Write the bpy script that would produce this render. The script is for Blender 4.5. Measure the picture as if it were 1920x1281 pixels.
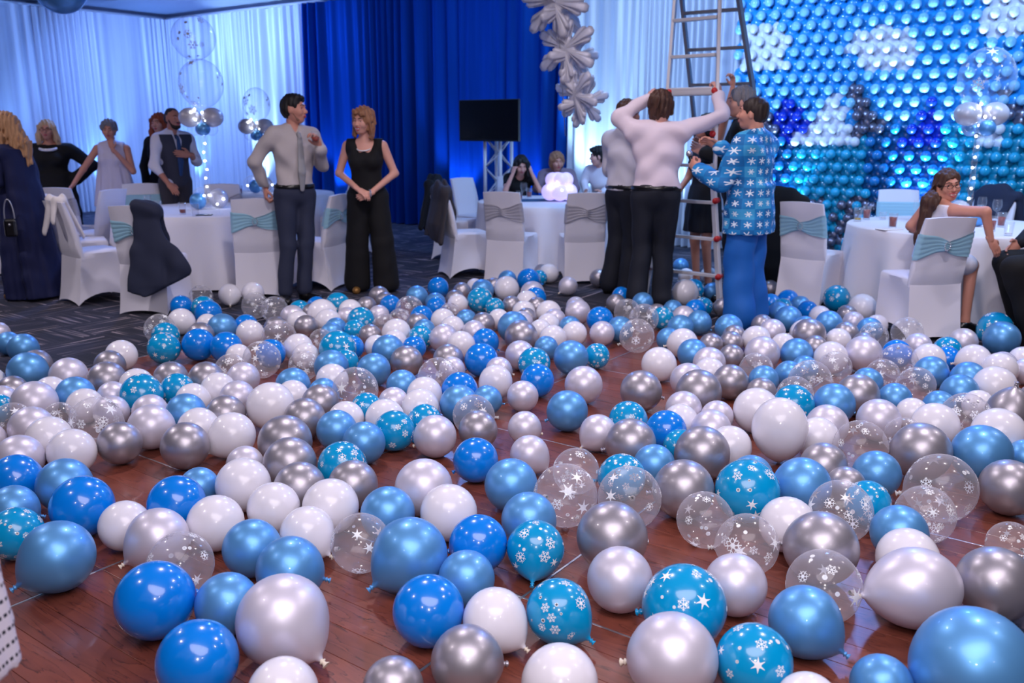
import bpy, bmesh, math, random
import numpy as np
from mathutils import Vector, Matrix, Euler
random.seed(7); rng = np.random.default_rng(7)
for o in list(bpy.data.objects): bpy.data.objects.remove(o)
SC = bpy.context.scene
COL = SC.collection
# ------------------------------------------------------------------ camera
FPX, CAMH, HORY, W_, H_ = 1660.0, 1.55, 240.0, 1920, 1281
PITCH = math.atan((640.5-HORY)/FPX); CP, SP = math.cos(PITCH), math.sin(PITCH)
cam_d = bpy.data.cameras.new('camera'); cam = bpy.data.objects.new('camera', cam_d); COL.objects.link(cam)
cam.location = (0, 0, CAMH); cam.rotation_euler = (math.pi/2-PITCH, 0, 0)
cam_d.sensor_width = 36; cam_d.lens = FPX/1920*36; cam_d.clip_end = 80
cam_d.dof.use_dof = True; cam_d.dof.focus_distance = 3.6; cam_d.dof.aperture_fstop = 3.2
SC.camera = cam
# ------------------------------------------------------------------ view + world
vs = SC.view_settings
vs.view_transform = 'Standard'; vs.look = 'None'; vs.gamma = 1; vs.use_curve_mapping = False; vs.exposure = 0.34
wd = bpy.data.worlds.new('world'); SC.world = wd; wd.use_nodes = True
wd.node_tree.nodes['Background'].inputs[0].default_value = (0.10, 0.22, 0.55, 1)
wd.node_tree.nodes['Background'].inputs[1].default_value = 0.25
# ------------------------------------------------------------------ room axes (36 deg off the camera)
TH = math.radians(36)
UA = Vector((math.sin(TH), math.cos(TH), 0)); VA = Vector((-UA.y, UA.x, 0))
def uv(u, v, z=0.0): return UA*u + VA*v + Vector((0, 0, z))
def ray(x, y):
    a = (x-960)/FPX; b = -(y-640.5)/FPX
    return Vector((a, CP+b*SP, -SP+b*CP))
def on_floor(x, y, z=0.0):
    r = ray(x, y); t = (z-CAMH)/r.z
    return Vector((r.x*t, r.y*t, z))
def at_Y(x, y, Y):
    r = ray(x, y); t = Y/r.y
    return Vector((r.x*t, Y, CAMH+r.z*t))
def pix(P):
    z = P[2]-CAMH; d = P[1]*CP-z*SP; q = P[1]*SP+z*CP
    return 960+FPX*P[0]/d, 640.5-FPX*q/d
# ------------------------------------------------------------------ lights
def lamp(kind, name, loc, energy, color, to=None, **kw):
    d = bpy.data.lights.new(name, kind); d.energy = energy; d.color = color
    for k, v in kw.items(): setattr(d, k, v)
    o = bpy.data.objects.new(name, d); COL.objects.link(o); o.location = loc
    if to is not None:
        o.rotation_euler = (Vector(to)-Vector(loc)).to_track_quat('-Z', 'Y').to_euler()
    return o
NEUT = (1.0, 0.89, 0.94)
# the photographer's flash (small) and its bounce off the ceiling
lamp('POINT', 'camera_flash', (0.12, -0.25, 1.95), 46, (1, 0.93, 0.95), shadow_soft_size=0.05)
lamp('AREA', 'ceiling_bounce', (0.3, 1.2, 3.60), 140, NEUT, to=(0.5, 6.5, 0.4), shape='DISK', size=3.4)
# recessed ceiling downlights of the hall, with more added as fill
DOWN = ((-3.2, 2.2, 38), (3.3, 2.6, 42), (-1.0, 5.4, 110), (2.4, 4.4, 100), (5.4, 5.6, 80), (-4.9, 5.6, 100), (-6.2, 8.2, 60), (0.5, 6.9, 55), (-1.6, -1.5, 45), (2.2, -1.8, 45))  # the one before the hanging snowflakes is added to brighten them
for lx, ly, e in DOWN:
    lamp('SPOT', 'downlight_and_fill', (lx, ly, 3.66), e*1.5, NEUT, to=(lx, ly, 0), spot_size=math.radians(150), spot_blend=0.8, shadow_soft_size=0.09)
# added unseen blue fill at ceiling height, tinting the drapes and balloon wall
for u_, v_, e, c in ((8.4, 13.9, 200, (0.22, 0.40, 1)), (8.6, 8.6, 18, (0.14, 0.34, 1)), (8.2, 4.4, 85, (0.34, 0.58, 1)), (8.0, 0.6, 75, (0.34, 0.6, 1)), (4.0, 12.5, 220, (0.22, 0.42, 1))):
    p = uv(u_, v_, 3.45)
    lamp('AREA', 'added_blue_wash', p, e, c, to=uv(u_+3.0, v_, 1.2) if u_ > 5 else uv(u_, v_+4, 1.2), shape='DISK', size=0.7)
# added unseen blue spots, giving the floor balloons a blue upper rim
for u_, v_ in ((8.6, 7.6), (8.6, 2.2), (7.0, 10.6)):
    lamp('SPOT', 'added_blue_spot', uv(u_, v_, 3.5), 260, (0.16, 0.34, 1), to=uv(u_-5, v_-1.5, 0), spot_size=math.radians(75), spot_blend=0.7, shadow_soft_size=0.2)
# ------------------------------------------------------------------ helpers
def link(o, parent=None):
    COL.objects.link(o)
    if parent is not None: o.parent = parent
    return o
def tag(o, label, cat=None, group=None):
    o['label'] = label
    if cat: o['category'] = cat
    if group: o['group'] = group
    return o
def empty(name, loc=(0, 0, 0), rz=0.0, label=None, cat=None, group=None):
    o = bpy.data.objects.new(name, None); COL.objects.link(o); o.empty_display_size = 0.05
    o.location = loc; o.rotation_euler = (0, 0, rz)
    if label: tag(o, label, cat, group)
    return o
def mesh_np(name, V, F, mats=(), smooth=True, midx=None):
    V = np.asarray(V, dtype=np.float32); F = np.asarray(F, dtype=np.int32)
    me = bpy.data.meshes.new(name)
    me.vertices.add(len(V)); me.vertices.foreach_set('co', V.ravel())
    n = F.shape[1]
    me.loops.add(F.size); me.loops.foreach_set('vertex_index', F.ravel())
    me.polygons.add(len(F)); me.polygons.foreach_set('loop_start', np.arange(0, F.size, n, dtype=np.int32))
    me.polygons.foreach_set('loop_total', np.full(len(F), n, dtype=np.int32))
    if smooth: me.polygons.foreach_set('use_smooth', np.ones(len(F), dtype=bool))
    if midx is not None: me.polygons.foreach_set('material_index', np.asarray(midx, dtype=np.int32))
    me.update(calc_edges=True); me.validate()
    for m in mats: me.materials.append(M[m] if isinstance(m, str) else m)
    return me
def bm_mesh(name, bm, mats=(), smooth=None):
    me = bpy.data.meshes.new(name); bm.normal_update(); bm.to_mesh(me); bm.free()
    for m in mats: me.materials.append(M[m] if isinstance(m, str) else m)
    if smooth is not None:
        if smooth is True: me.polygons.foreach_set('use_smooth', np.ones(len(me.polygons), dtype=bool))
        else: me.shade_auto_smooth(smooth) if hasattr(me, 'shade_auto_smooth') else None
    return me
def obj(name, me, parent=None, loc=(0, 0, 0), rz=0.0):
    o = bpy.data.objects.new(name, me); link(o, parent); o.location = loc; o.rotation_euler = (0, 0, rz)
    return o
def smooth_by_angle(me, ang=35):
    bm = bmesh.new(); bm.from_mesh(me); lim = math.radians(ang)
    for f in bm.faces: f.smooth = True
    for e in bm.edges:
        if len(e.link_faces) == 2 and e.calc_face_angle(0) > lim: e.smooth = False
    bm.to_mesh(me); bm.free(); return me
def b_box(bm, c, s, rot=None, bev=0.0):
    r = bmesh.ops.create_cube(bm, size=1.0); vs_ = r['verts']
    bmesh.ops.scale(bm, vec=s, verts=vs_)
    if bev: 
        es = list({e for v in vs_ for e in v.link_edges})
        r2 = bmesh.ops.bevel(bm, geom=es, offset=bev, segments=2, affect='EDGES', profile=0.5)
        vs_ = list({v for f in r2['faces'] for v in f.verts} | {v for v in vs_ if v.is_valid})
    if rot is not None: bmesh.ops.rotate(bm, cent=(0, 0, 0), matrix=rot, verts=vs_)
    bmesh.ops.translate(bm, vec=c, verts=vs_)
    return vs_
def b_tube(bm, a, b, r0, r1=None, seg=12, caps=True):
    a = Vector(a); b = Vector(b); d = b-a; r1 = r0 if r1 is None else r1
    M4 = Matrix.Translation((a+b)/2) @ d.to_track_quat('Z', 'Y').to_matrix().to_4x4()
    return bmesh.ops.create_cone(bm, cap_ends=caps, segments=seg, radius1=r0, radius2=r1, depth=d.length, matrix=M4)['verts']
def b_ball(bm, c, r, u=16, v=10, sc=None):
    vs_ = bmesh.ops.create_uvsphere(bm, u_segments=u, v_segments=v, radius=r)['verts']
    if sc: bmesh.ops.scale(bm, vec=sc, verts=vs_)
    bmesh.ops.translate(bm, vec=c, verts=vs_); return vs_
def lathe(prof, seg=32, closed=True):
    V = []; F = []
    for (r, z) in prof:
        for i in range(seg):
            a = 2*math.pi*i/seg; V.append((r*math.cos(a), r*math.sin(a), z))
    for j in range(len(prof)-1):
        for i in range(seg):
            k = (i+1) % seg; F.append((j*seg+i, j*seg+k, (j+1)*seg+k, (j+1)*seg+i))
    return V, F
def grid_faces(nu, nv, wrap=False):
    F = []
    for j in range(nv-1):
        for i in range(nu if wrap else nu-1):
            k = (i+1) % nu; F.append((j*nu+i, j*nu+k, (j+1)*nu+k, (j+1)*nu+i))
    return F
def tubepath(pts, r, seg=8):
    pts = [Vector(p) for p in pts]; V = []; n = len(pts)
    for i, p in enumerate(pts):
        t = (pts[min(i+1, n-1)]-pts[max(i-1, 0)]).normalized()
        x = t.orthogonal().normalized() if i == 0 else (x-t*x.dot(t)).normalized()
        y = t.cross(x); rr = r[i] if isinstance(r, (list, tuple)) else r
        for k in range(seg):
            a = 2*math.pi*k/seg; V.append(p+x*(rr*math.cos(a))+y*(rr*math.sin(a)))
    return [tuple(v) for v in V], grid_faces(seg, n, True)
# ------------------------------------------------------------------ materials
M = {}
class NT:
    def __init__(s, m): s.t = m.node_tree; s.n = s.t.nodes; s.l = s.t.links
    def new(s, t, **kw):
        n = s.n.new(t)
        for k, v in kw.items(): setattr(n, k, v)
        return n
    def link(s, a, b): s.l.new(a, b)
    def math(s, op, a, b=None, c=None):
        n = s.n.new('ShaderNodeMath'); n.operation = op
        for i, q in enumerate((a, b, c)):
            if q is None: continue
            if hasattr(q, 'is_linked') or hasattr(q, 'links'): s.l.new(q, n.inputs[i])
            else: n.inputs[i].default_value = q
        return n.outputs[0]
    def mix(s, fac, a, b):
        n = s.n.new('ShaderNodeMix'); n.data_type = 'RGBA'
        for i, q in ((0, fac), (6, a), (7, b)):
            if hasattr(q, 'links'): s.l.new(q, n.inputs[i])
            elif isinstance(q, tuple): n.inputs[i].default_value = (*q, 1)
            else: n.inputs[i].default_value = q
        return n.outputs[2]
def srgb(r, g, b):
    f = lambda c: (c/255/12.92) if c/255 <= 0.04045 else ((c/255+0.055)/1.055)**2.4
    return (f(r), f(g), f(b))
def mat(name, col, rough=0.5, metal=0.0, spec=0.5, coat=0.0, emit=None, estr=0.0, alpha=1.0, bump=None, vary=0.0, sheen=0.0, trans=0.0, ior=1.45):
    m = bpy.data.materials.new(name); m.use_nodes = True; N = NT(m); p = N.n['Principled BSDF']
    p.inputs['Base Color'].default_value = (*col, 1); p.inputs['Roughness'].default_value = rough
    p.inputs['Metallic'].default_value = metal; p.inputs['Specular IOR Level'].default_value = spec
    p.inputs['Coat Weight'].default_value = coat; p.inputs['Coat Roughness'].default_value = 0.06
    p.inputs['Alpha'].default_value = alpha; p.inputs['IOR'].default_value = ior
    if sheen: p.inputs['Sheen Weight'].default_value = sheen
    if trans: p.inputs['Transmission Weight'].default_value = trans
    if emit: p.inputs['Emission Color'].default_value = (*emit, 1); p.inputs['Emission Strength'].default_value = estr
    tc = N.new('ShaderNodeTexCoord')
    if vary:
        oi = N.new('ShaderNodeObjectInfo'); ns = N.new('ShaderNodeTexNoise'); ns.inputs['Scale'].default_value = 3.0
        N.link(tc.outputs['Object'], ns.inputs['Vector'])
        f = N.math('ADD', N.math('MULTIPLY', oi.outputs['Random'], 0.6), N.math('MULTIPLY', ns.outputs['Fac'], 0.4))
        dk = tuple(c*(1-vary) for c in col); lt = tuple(min(1, c*(1+vary*0.6)) for c in col)
        N.link(N.mix(f, dk, lt), p.inputs['Base Color'])
    if bump:
        sc, st, dist = bump
        ns = N.new('ShaderNodeTexNoise'); ns.inputs['Scale'].default_value = sc; ns.inputs['Detail'].default_value = 4
        N.link(tc.outputs['Object'], ns.inputs['Vector'])
        b = N.new('ShaderNodeBump'); b.inputs['Strength'].default_value = st; b.inputs['Distance'].default_value = dist
        N.link(ns.outputs['Fac'], b.inputs['Height']); N.link(b.outputs['Normal'], p.inputs['Normal'])
    M[name] = m
    return m
# balloon latex
mat('b_white', srgb(228, 226, 236), 0.25, coat=0.35, vary=0.03)
mat('b_pearl', srgb(214, 210, 226), 0.40, 0.40, coat=0.2, vary=0.05)
mat('b_sky', srgb(98, 164, 224), 0.40, 0.50, coat=0.2, vary=0.08)
mat('b_royal', srgb(0, 126, 228), 0.22, coat=0.6, vary=0.06)
mat('b_silver', srgb(170, 166, 176), 0.38, 0.70, coat=0.2, vary=0.08)
mat('b_lightsilver', srgb(196, 194, 206), 0.35, 0.15, coat=0.3)
mat('b_teal', srgb(0, 150, 208), 0.22, coat=0.6, vary=0.05)
mat('print_white', srgb(240, 244, 250), 0.5)
def clear_latex(name, tint, body=0.10, rim=0.55):
    m = bpy.data.materials.new(name); m.use_nodes = True; N = NT(m)
    for n in list(N.n): N.n.remove(n)
    out = N.new('ShaderNodeOutputMaterial'); tr = N.new('ShaderNodeBsdfTransparent'); df = N.new('ShaderNodeBsdfDiffuse'); gl = N.new('ShaderNodeBsdfGlossy')
    tr.inputs[0].default_value = (0.97, 0.97, 0.985, 1); df.inputs[0].default_value = (*tint, 1); gl.inputs['Roughness'].default_value = 0.12
    lw = N.new('ShaderNodeLayerWeight'); lw.inputs['Blend'].default_value = 0.35
    m1 = N.new('ShaderNodeMixShader'); m2 = N.new('ShaderNodeMixShader')
    fac = N.math('ADD', body, N.math('MULTIPLY', N.math('POWER', lw.outputs['Facing'], 2.0), rim))
    N.link(fac, m1.inputs[0]); N.link(tr.outputs[0], m1.inputs[1]); N.link(df.outputs[0], m1.inputs[2])
    N.link(N.math('ADD', 0.03, N.math('MULTIPLY', N.math('POWER', lw.outputs['Facing'], 4.0), 0.28)), m2.inputs[0]); N.link(m1.outputs[0], m2.inputs[1]); N.link(gl.outputs[0], m2.inputs[2])
    N.link(m2.outputs[0], out.inputs[0]); M[name] = m
clear_latex('b_clear', (0.86, 0.84, 0.92), 0.11, 0.40)
clear_latex('bubble', (0.85, 0.9, 1.0), 0.03, 0.34)
clear_latex('glass', (0.9, 0.94, 1.0), 0.03, 0.28)
# cloth
mat('chair_cloth', srgb(222, 220, 232), 0.75, sheen=0.2, bump=(900, 0.15, 0.0008))
mat('table_cloth', srgb(224, 222, 232), 0.8, sheen=0.2, bump=(600, 0.2, 0.001))
mat('sash_blue', srgb(146, 192, 214), 0.45, sheen=0.3, bump=(300, 0.2, 0.001))
mat('sash_silver', srgb(186, 184, 196), 0.35, 0.2, bump=(350, 0.8, 0.002))
mat('crystal', (0.95, 0.95, 1), 0.05, 0.9)
mat('suit_navy', srgb(32, 38, 62), 0.85, bump=(500, 0.2, 0.001))
mat('suit_black', srgb(16, 18, 26), 0.85, bump=(500, 0.2, 0.001))
mat('suit_brown', srgb(60, 56, 62), 0.85, bump=(500, 0.2, 0.001))
mat('cream_cloth', srgb(226, 220, 222), 0.8)
mat('metal', srgb(190, 190, 196), 0.35, 0.9)
mat('metal_dark', srgb(120, 122, 132), 0.4, 0.4)
mat('alu', srgb(204, 202, 208), 0.4, 0.25)
mat('red_plastic', srgb(190, 40, 44), 0.4)
mat('black_plastic', srgb(10, 10, 14), 0.45)
mat('screen', srgb(4, 5, 9), 0.25)
mat('led', (1, 1, 1), 0.5, emit=(0.9, 0.95, 1.0), estr=14)
mat('lamp_lens', (1, 1, 1), 0.3, emit=(0.55, 0.8, 1.0), estr=10)
mat('drink_cola', srgb(140, 44, 28), 0.1)
mat('drink_amber', srgb(206, 170, 60), 0.1)
mat('foil_white', srgb(232, 230, 244), 0.35, 0.0, coat=0.3, bump=(38, 0.5, 0.006))
mat('snow_glow', srgb(206, 190, 250), 0.4, emit=(0.62, 0.5, 1.0), estr=0.55)
mat('ceiling_paint', srgb(140, 146, 166), 0.9, bump=(120, 0.1, 0.002))
mat('wall_paint', srgb(120, 122, 140), 0.9, bump=(80, 0.1, 0.002))
def curtain_mat(name, col, transl):
    m = bpy.data.materials.new(name); m.use_nodes = True; N = NT(m)
    for n in list(N.n): N.n.remove(n)
    out = N.new('ShaderNodeOutputMaterial'); df = N.new('ShaderNodeBsdfDiffuse'); tl = N.new('ShaderNodeBsdfTranslucent'); sh = N.new('ShaderNodeBsdfSheen') if hasattr(bpy.types, 'ShaderNodeBsdfSheen') else None
    tc = N.new('ShaderNodeTexCoord'); mp = N.new('ShaderNodeMapping'); mp.inputs['Scale'].default_value = (26, 26, 0.5)
    ns = N.new('ShaderNodeTexNoise'); ns.inputs['Scale'].default_value = 1.0; ns.inputs['Detail'].default_value = 3
    N.link(tc.outputs['Object'], mp.inputs['Vector']); N.link(mp.outputs[0], ns.inputs['Vector'])
    c = N.mix(ns.outputs['Fac'], tuple(x*0.8 for x in col), tuple(min(1, x*1.1) for x in col))
    N.link(c, df.inputs[0]); N.link(c, tl.inputs[0])
    mx = N.new('ShaderNodeMixShader'); mx.inputs[0].default_value = transl
    N.link(df.outputs[0], mx.inputs[1]); N.link(tl.outputs[0], mx.inputs[2])
    gl = N.new('ShaderNodeBsdfGlossy'); gl.inputs['Roughness'].default_value = 0.45; N.link(c, gl.inputs[0])
    m2 = N.new('ShaderNodeMixShader'); m2.inputs[0].default_value = 0.12
    N.link(mx.outputs[0], m2.inputs[1]); N.link(gl.outputs[0], m2.inputs[2])
    N.link(m2.outputs[0], out.inputs[0]); M[name] = m
curtain_mat('curtain_white', srgb(222, 226, 240), 0.3)
curtain_mat('curtain_blue', srgb(16, 66, 150), 0.05)
# carpet and dance floor
def carpet_mat():
    m = mat('carpet', srgb(44, 46, 62), 0.95); N = NT(m); p = N.n['Principled BSDF']
    tc = N.new('ShaderNodeTexCoord'); mp = N.new('ShaderNodeMapping'); mp.inputs['Rotation'].default_value = (0, 0, TH-math.pi/2)
    N.link(tc.outputs['Object'], mp.inputs['Vector'])
    ck = N.new('ShaderNodeTexChecker'); ck.inputs['Scale'].default_value = 2.0; N.link(mp.outputs[0], ck.inputs['Vector'])
    outs = []
    for sc in ((1.6, 34, 1), (34, 1.6, 1)):
        q = N.new('ShaderNodeMapping'); q.inputs['Scale'].default_value = sc; N.link(mp.outputs[0], q.inputs['Vector'])
        ns = N.new('ShaderNodeTexNoise'); ns.inputs['Scale'].default_value = 1.0; ns.inputs['Detail'].default_value = 1.5
        N.link(q.outputs[0], ns.inputs['Vector']); outs.append(ns.outputs['Fac'])
    mx = N.new('ShaderNodeMix'); N.link(ck.outputs['Fac'], mx.inputs[0]); N.link(outs[0], mx.inputs[2]); N.link(outs[1], mx.inputs[3])
    rp = N.new('ShaderNodeValToRGB'); e = rp.color_ramp.elements
    e[0].position = 0.40; e[0].color = (*srgb(30, 34, 50), 1); e[1].position = 0.70; e[1].color = (*srgb(165, 152, 160), 1)
    k = e.new(0.56); k.color = (*srgb(46, 46, 62), 1); k = e.new(0.62); k.color = (*srgb(88, 82, 94), 1)
    N.link(mx.outputs[0], rp.inputs[0]); N.link(rp.outputs[0], p.inputs['Base Color'])
carpet_mat()
def wood_mat():
    m = mat('dance_wood', srgb(112, 56, 44), 0.32, coat=0.25); N = NT(m); p = N.n['Principled BSDF']
    tc = N.new('ShaderNodeTexCoord'); oi = N.new('ShaderNodeObjectInfo')
    cb = N.new('ShaderNodeCombineXYZ'); N.link(N.math('MULTIPLY', oi.outputs['Random'], 37.0), cb.inputs[0]); N.link(N.math('MULTIPLY', oi.outputs['Random'], 11.0), cb.inputs[1])
    ad = N.new('ShaderNodeVectorMath'); N.link(tc.outputs['Object'], ad.inputs[0]); N.link(cb.outputs[0], ad.inputs[1])
    mp = N.new('ShaderNodeMapping'); mp.inputs['Scale'].default_value = (11, 1.3, 1); N.link(ad.outputs[0], mp.inputs['Vector'])
    ns = N.new('ShaderNodeTexNoise'); ns.inputs['Scale'].default_value = 1.1; ns.inputs['Detail'].default_value = 5; ns.inputs['Distortion'].default_value = 0.8
    N.link(mp.outputs[0], ns.inputs['Vector'])
    wv = N.math('FRACT', N.math('MULTIPLY', ns.outputs['Fac'], 9.0))
    rp = N.new('ShaderNodeValToRGB'); e = rp.color_ramp.elements
    e[0].position = 0.0; e[0].color = (*srgb(66, 30, 26), 1); e[1].position = 1.0; e[1].color = (*srgb(124, 66, 52), 1)
    k = e.new(0.12); k.color = (*srgb(112, 58, 46), 1)
    N.link(wv, rp.inputs[0])
    tone = N.math('ADD', 0.82, N.math('MULTIPLY', oi.outputs['Random'], 0.36))
    vm = N.new('ShaderNodeVectorMath'); vm.operation = 'SCALE'; N.link(rp.outputs[0], vm.inputs[0]); N.link(tone, vm.inputs['Scale'])
    N.link(vm.outputs[0], p.inputs['Base Color'])
wood_mat()
# ================================================================== SETTING
def struct(o): o['kind'] = 'structure'; return o
def quad(name, pts, m):
    return struct(obj(name, mesh_np(name, [tuple(p) for p in pts], [tuple(range(len(pts)))], [m], smooth=False)))
UB, VL, ZC = 11.35, 16.75, 3.72
U0, V0 = -4.5, -6.5
quad('floor', [uv(U0, V0), uv(UB, V0), uv(UB, VL), uv(U0, VL)], 'carpet')
quad('ceiling', [uv(U0, V0, ZC), uv(U0, VL, ZC), uv(UB, VL, ZC), uv(UB, V0, ZC)], 'ceiling_paint')
quad('wall_back', [uv(UB, V0), uv(UB, V0, ZC), uv(UB, VL, ZC), uv(UB, VL)], 'wall_paint')
quad('wall_left', [uv(U0, VL), uv(UB, VL), uv(UB, VL, ZC), uv(U0, VL, ZC)], 'wall_paint')
quad('wall_right', [uv(U0, V0), uv(U0, V0, ZC), uv(UB, V0, ZC), uv(UB, V0)], 'wall_paint')
quad('wall_front', [uv(U0, V0), uv(U0, VL), uv(U0, VL, ZC), uv(U0, V0, ZC)], 'wall_paint')
# dropped soffits crossing the ceiling
def slab(name, u0, u1, v0, v1, z0, z1, m, parent=None):
    P = [uv(a, b, c) for c in (z0, z1) for (a, b) in ((u0, v0), (u1, v0), (u1, v1), (u0, v1))]
    F = [(0, 3, 2, 1), (4, 5, 6, 7), (0, 1, 5, 4), (1, 2, 6, 5), (2, 3, 7, 6), (3, 0, 4, 7)]
    return obj(name, mesh_np(name, [tuple(p) for p in P], F, [m], smooth=False), parent)
struct(slab('trim_1', U0, UB, 11.3, 11.8, ZC-0.10, ZC+0.01, 'ceiling_paint'))
struct(slab('trim_2', 8.4, 8.9, V0, VL, ZC-0.08, ZC+0.01, 'ceiling_paint'))
# recessed light fittings, drawn for the added fill downlights too
for lx, ly, _e in DOWN:
    V, F = lathe([(0.10, -0.004), (0.12, -0.012), (0.125, 0.0), (0.12, 0.02)], 24)
    o = tag(obj('ceiling_light', mesh_np('ceiling_light', V, F, ['metal']), None, (lx, ly, ZC-0.02)), 'round recessed ceiling light with metal trim ring', 'ceiling light', 'recessed lights in the ceiling')
# ------------------------------------------------------------------ dance floor: panels of planks with metal seams
PS = 1.325; PU0, PV0 = 2.19-2*PS, 1.55-PS; NU, NV = 5, 4
ang_u = math.atan2(UA.y, UA.x)
base = struct(slab('dance_floor', PU0, PU0+NU*PS, PV0, PV0+NV*PS, 0.0005, 0.012, 'black_plastic'))
NPL = 11; pw = PS/NPL
bm = bmesh.new(); b_box(bm, (0, 0, 0), (pw-0.0012, PS-0.012, 0.010), bev=0.0012)
plank = bm_mesh('plank', bm, ['dance_wood'])
bm = bmesh.new(); b_box(bm, (0, 0, 0), (0.009, PS-0.004, 0.006), bev=0.001); strip = bm_mesh('seam_strip', bm, ['metal'])
for i in range(NU):
    for j in range(NV):
        for k in range(NPL):
            p = uv(PU0+i*PS+(k+0.5)*pw, PV0+(j+0.5)*PS, 0.0162)
            obj('plank', plank, base, p, ang_u)
for i in range(NU+1):
    for j in range(NV): obj('seam_strip', strip, base, uv(PU0+i*PS, PV0+(j+0.5)*PS, 0.0185), ang_u)
for i in range(NU):
    for j in range(NV+1): obj('seam_strip', strip, base, uv(PU0+(i+0.5)*PS, PV0+j*PS, 0.0185), ang_u+math.pi/2)
FZ = 0.0215
def floor_z(x, y):
    p = Vector((x, y, 0)); u, v = p.dot(UA), p.dot(VA)
    return FZ if (PU0 < u < PU0+NU*PS and PV0 < v < PV0+NV*PS) else 0.0
# ------------------------------------------------------------------ curtains
CH = 3.62
def curtain(name, p0, p1, label, m, fold=0.11, depth=0.045, seed=0):
    r = np.random.default_rng(seed); p0 = np.array(p0[:2]); p1 = np.array(p1[:2]); L = np.linalg.norm(p1-p0)
    n = int(L/fold*10); t = np.linspace(0, 1, n); nz = 9; d = (p1-p0)/L; nrm = np.array([-d[1], d[0]])
    ph = np.cumsum(1+0.45*r.standard_normal(n).cumsum()/max(1, math.sqrt(n))*0.3+0.5*np.sin(np.linspace(0, L*3.1, n)+seed))*2*math.pi/10
    am = 0.7+0.5*np.sin(t*L*2.3+seed)+0.25*r.standard_normal(n).cumsum()/math.sqrt(n)
    V = []
    for k in range(nz):
        z = CH*k/(nz-1); f = 1-k/(nz-1)
        off = depth*(0.55+0.5*f)*am*np.sin(ph+0.5*f*np.sin(t*L*1.3+seed))+0.015*np.sin(ph*0.37+2*f)
        sh = 0.02*f*np.sin(ph*0.21+seed)
        P = p0+np.outer(t*L+sh, d)+np.outer(off, nrm)
        V.append(np.column_stack([P, np.full(n, max(z, 0.012))]))
    me = mesh_np(name, np.vstack(V), grid_faces(n, nz), [m])
    return tag(obj(name, me), label, 'curtain')
UC, VC = 10.92, 16.36
def cp(v): return uv(UC, v)
curtain('drape', cp(16.44), cp(12.33), 'sheer white drape between the hall corner and the royal blue drape', 'curtain_white', depth=0.06, seed=1)
curtain('drape', cp(12.42), cp(6.92), 'royal blue satin drape behind the television stand', 'curtain_blue', fold=0.20, depth=0.13, seed=2)
curtain('drape', cp(7.0), cp(4.42), 'sheer white drape between the blue drape and the balloon wall', 'curtain_white', fold=0.11, depth=0.06, seed=3)
curtain('drape', uv(1.5, VC), uv(10.86, VC), 'long sheer white drape along the side wall behind the standing guests', 'curtain_white', fold=0.15, depth=0.07, seed=4)
curtain('drape', uv(UC+0.12, 4.6), uv(UC+0.12, -3.0), 'pale backing drape hanging behind the balloon wall', 'curtain_white', seed=5)
# drape rail
for a, b in ((uv(UC, -3, CH+0.02), uv(UC, 16.4, CH+0.02)), (uv(1.5, VC, CH+0.02), uv(UC, VC, CH+0.02))):
    bm = bmesh.new(); b_tube(bm, a, b, 0.02); o = obj('drape_rail', bm_mesh('drape_rail', bm, ['alu'], True))
    tag(o, 'horizontal metal pole carrying the '+('back wall' if a.dot(UA) > 5 else 'side wall')+' drapes', 'rail')
# ------------------------------------------------------------------ uplights along the drapes
def uplight(p, to, e, col, size=70, soft=0.06, where=''):
    t = empty('uplight', (p[0], p[1], 0), 0, 'small black floor uplight '+where, 'uplight')
    d = (Vector(to)-Vector((p[0], p[1], 0.2))).normalized(); q = d.to_track_quat('Z', 'Y').to_matrix()
    bm = bmesh.new(); b_tube(bm, Vector((0, 0, 0.16))-d*0.09, Vector((0, 0, 0.16))+d*0.09, 0.07, 0.085, 20)
    obj('housing', bm_mesh('housing', bm, ['black_plastic'], True), t)
    bm = bmesh.new(); b_tube(bm, Vector((0, 0, 0.16))+d*0.088, Vector((0, 0, 0.16))+d*0.096, 0.07, 0.07, 20)
    obj('lens', bm_mesh('lens', bm, ['lamp_lens'], True), t)
    bm = bmesh.new(); b_box(bm, (0, 0, 0.008), (0.2, 0.1, 0.016)); b_box(bm, (0.1, 0, 0.09), (0.01, 0.04, 0.17)); b_box(bm, (-0.1, 0, 0.09), (0.01, 0.04, 0.17))
    obj('yoke', bm_mesh('yoke', bm, ['black_plastic']), t)
    lamp('SPOT', 'uplight_beam', Vector((p[0], p[1], 0.16))+d*0.12, e, col, to=to, spot_size=math.radians(size), spot_blend=0.6, shadow_soft_size=soft)
CY = (0.42, 0.72, 1.0); BL = (0.10, 0.36, 1.0); BL2 = (0.15, 0.4, 1.0)
def upl(u_, v_, e, col, size, where, du=0.35, tz=2.3):
    p = uv(u_-du, v_); uplight(p, uv(u_+0.05, v_, tz), e, col, size, where=where)
upl(UC, 13.55, 520, CY, 46, 'against the white drape near the hall corner')
upl(UC, 15.6, 160, BL2, 60, 'in the corner where the two white drapes meet')
upl(UC, 11.5, 150, BL, 70, 'against the blue drape behind the couple standing', 0.3)
upl(UC, 8.85, 150, BL, 70, 'against the blue drape beside the television stand', 0.3)
upl(UC, 7.55, 130, BL, 70, 'against the blue drape near the balloon cluster table', 0.3)
upl(UC, 6.45, 560, CY, 52, 'against the white drape at the edge of the blue drape')
upl(UC, 5.2, 260, CY, 52, 'against the white drape behind the ladder')
upl(UC, 3.75, 230, CY, 60, 'at the foot of the balloon wall by the ladder', 0.45)
upl(UC, 2.2, 900, CY, 46, 'at the foot of the balloon wall behind the round table', 0.45)
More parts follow.
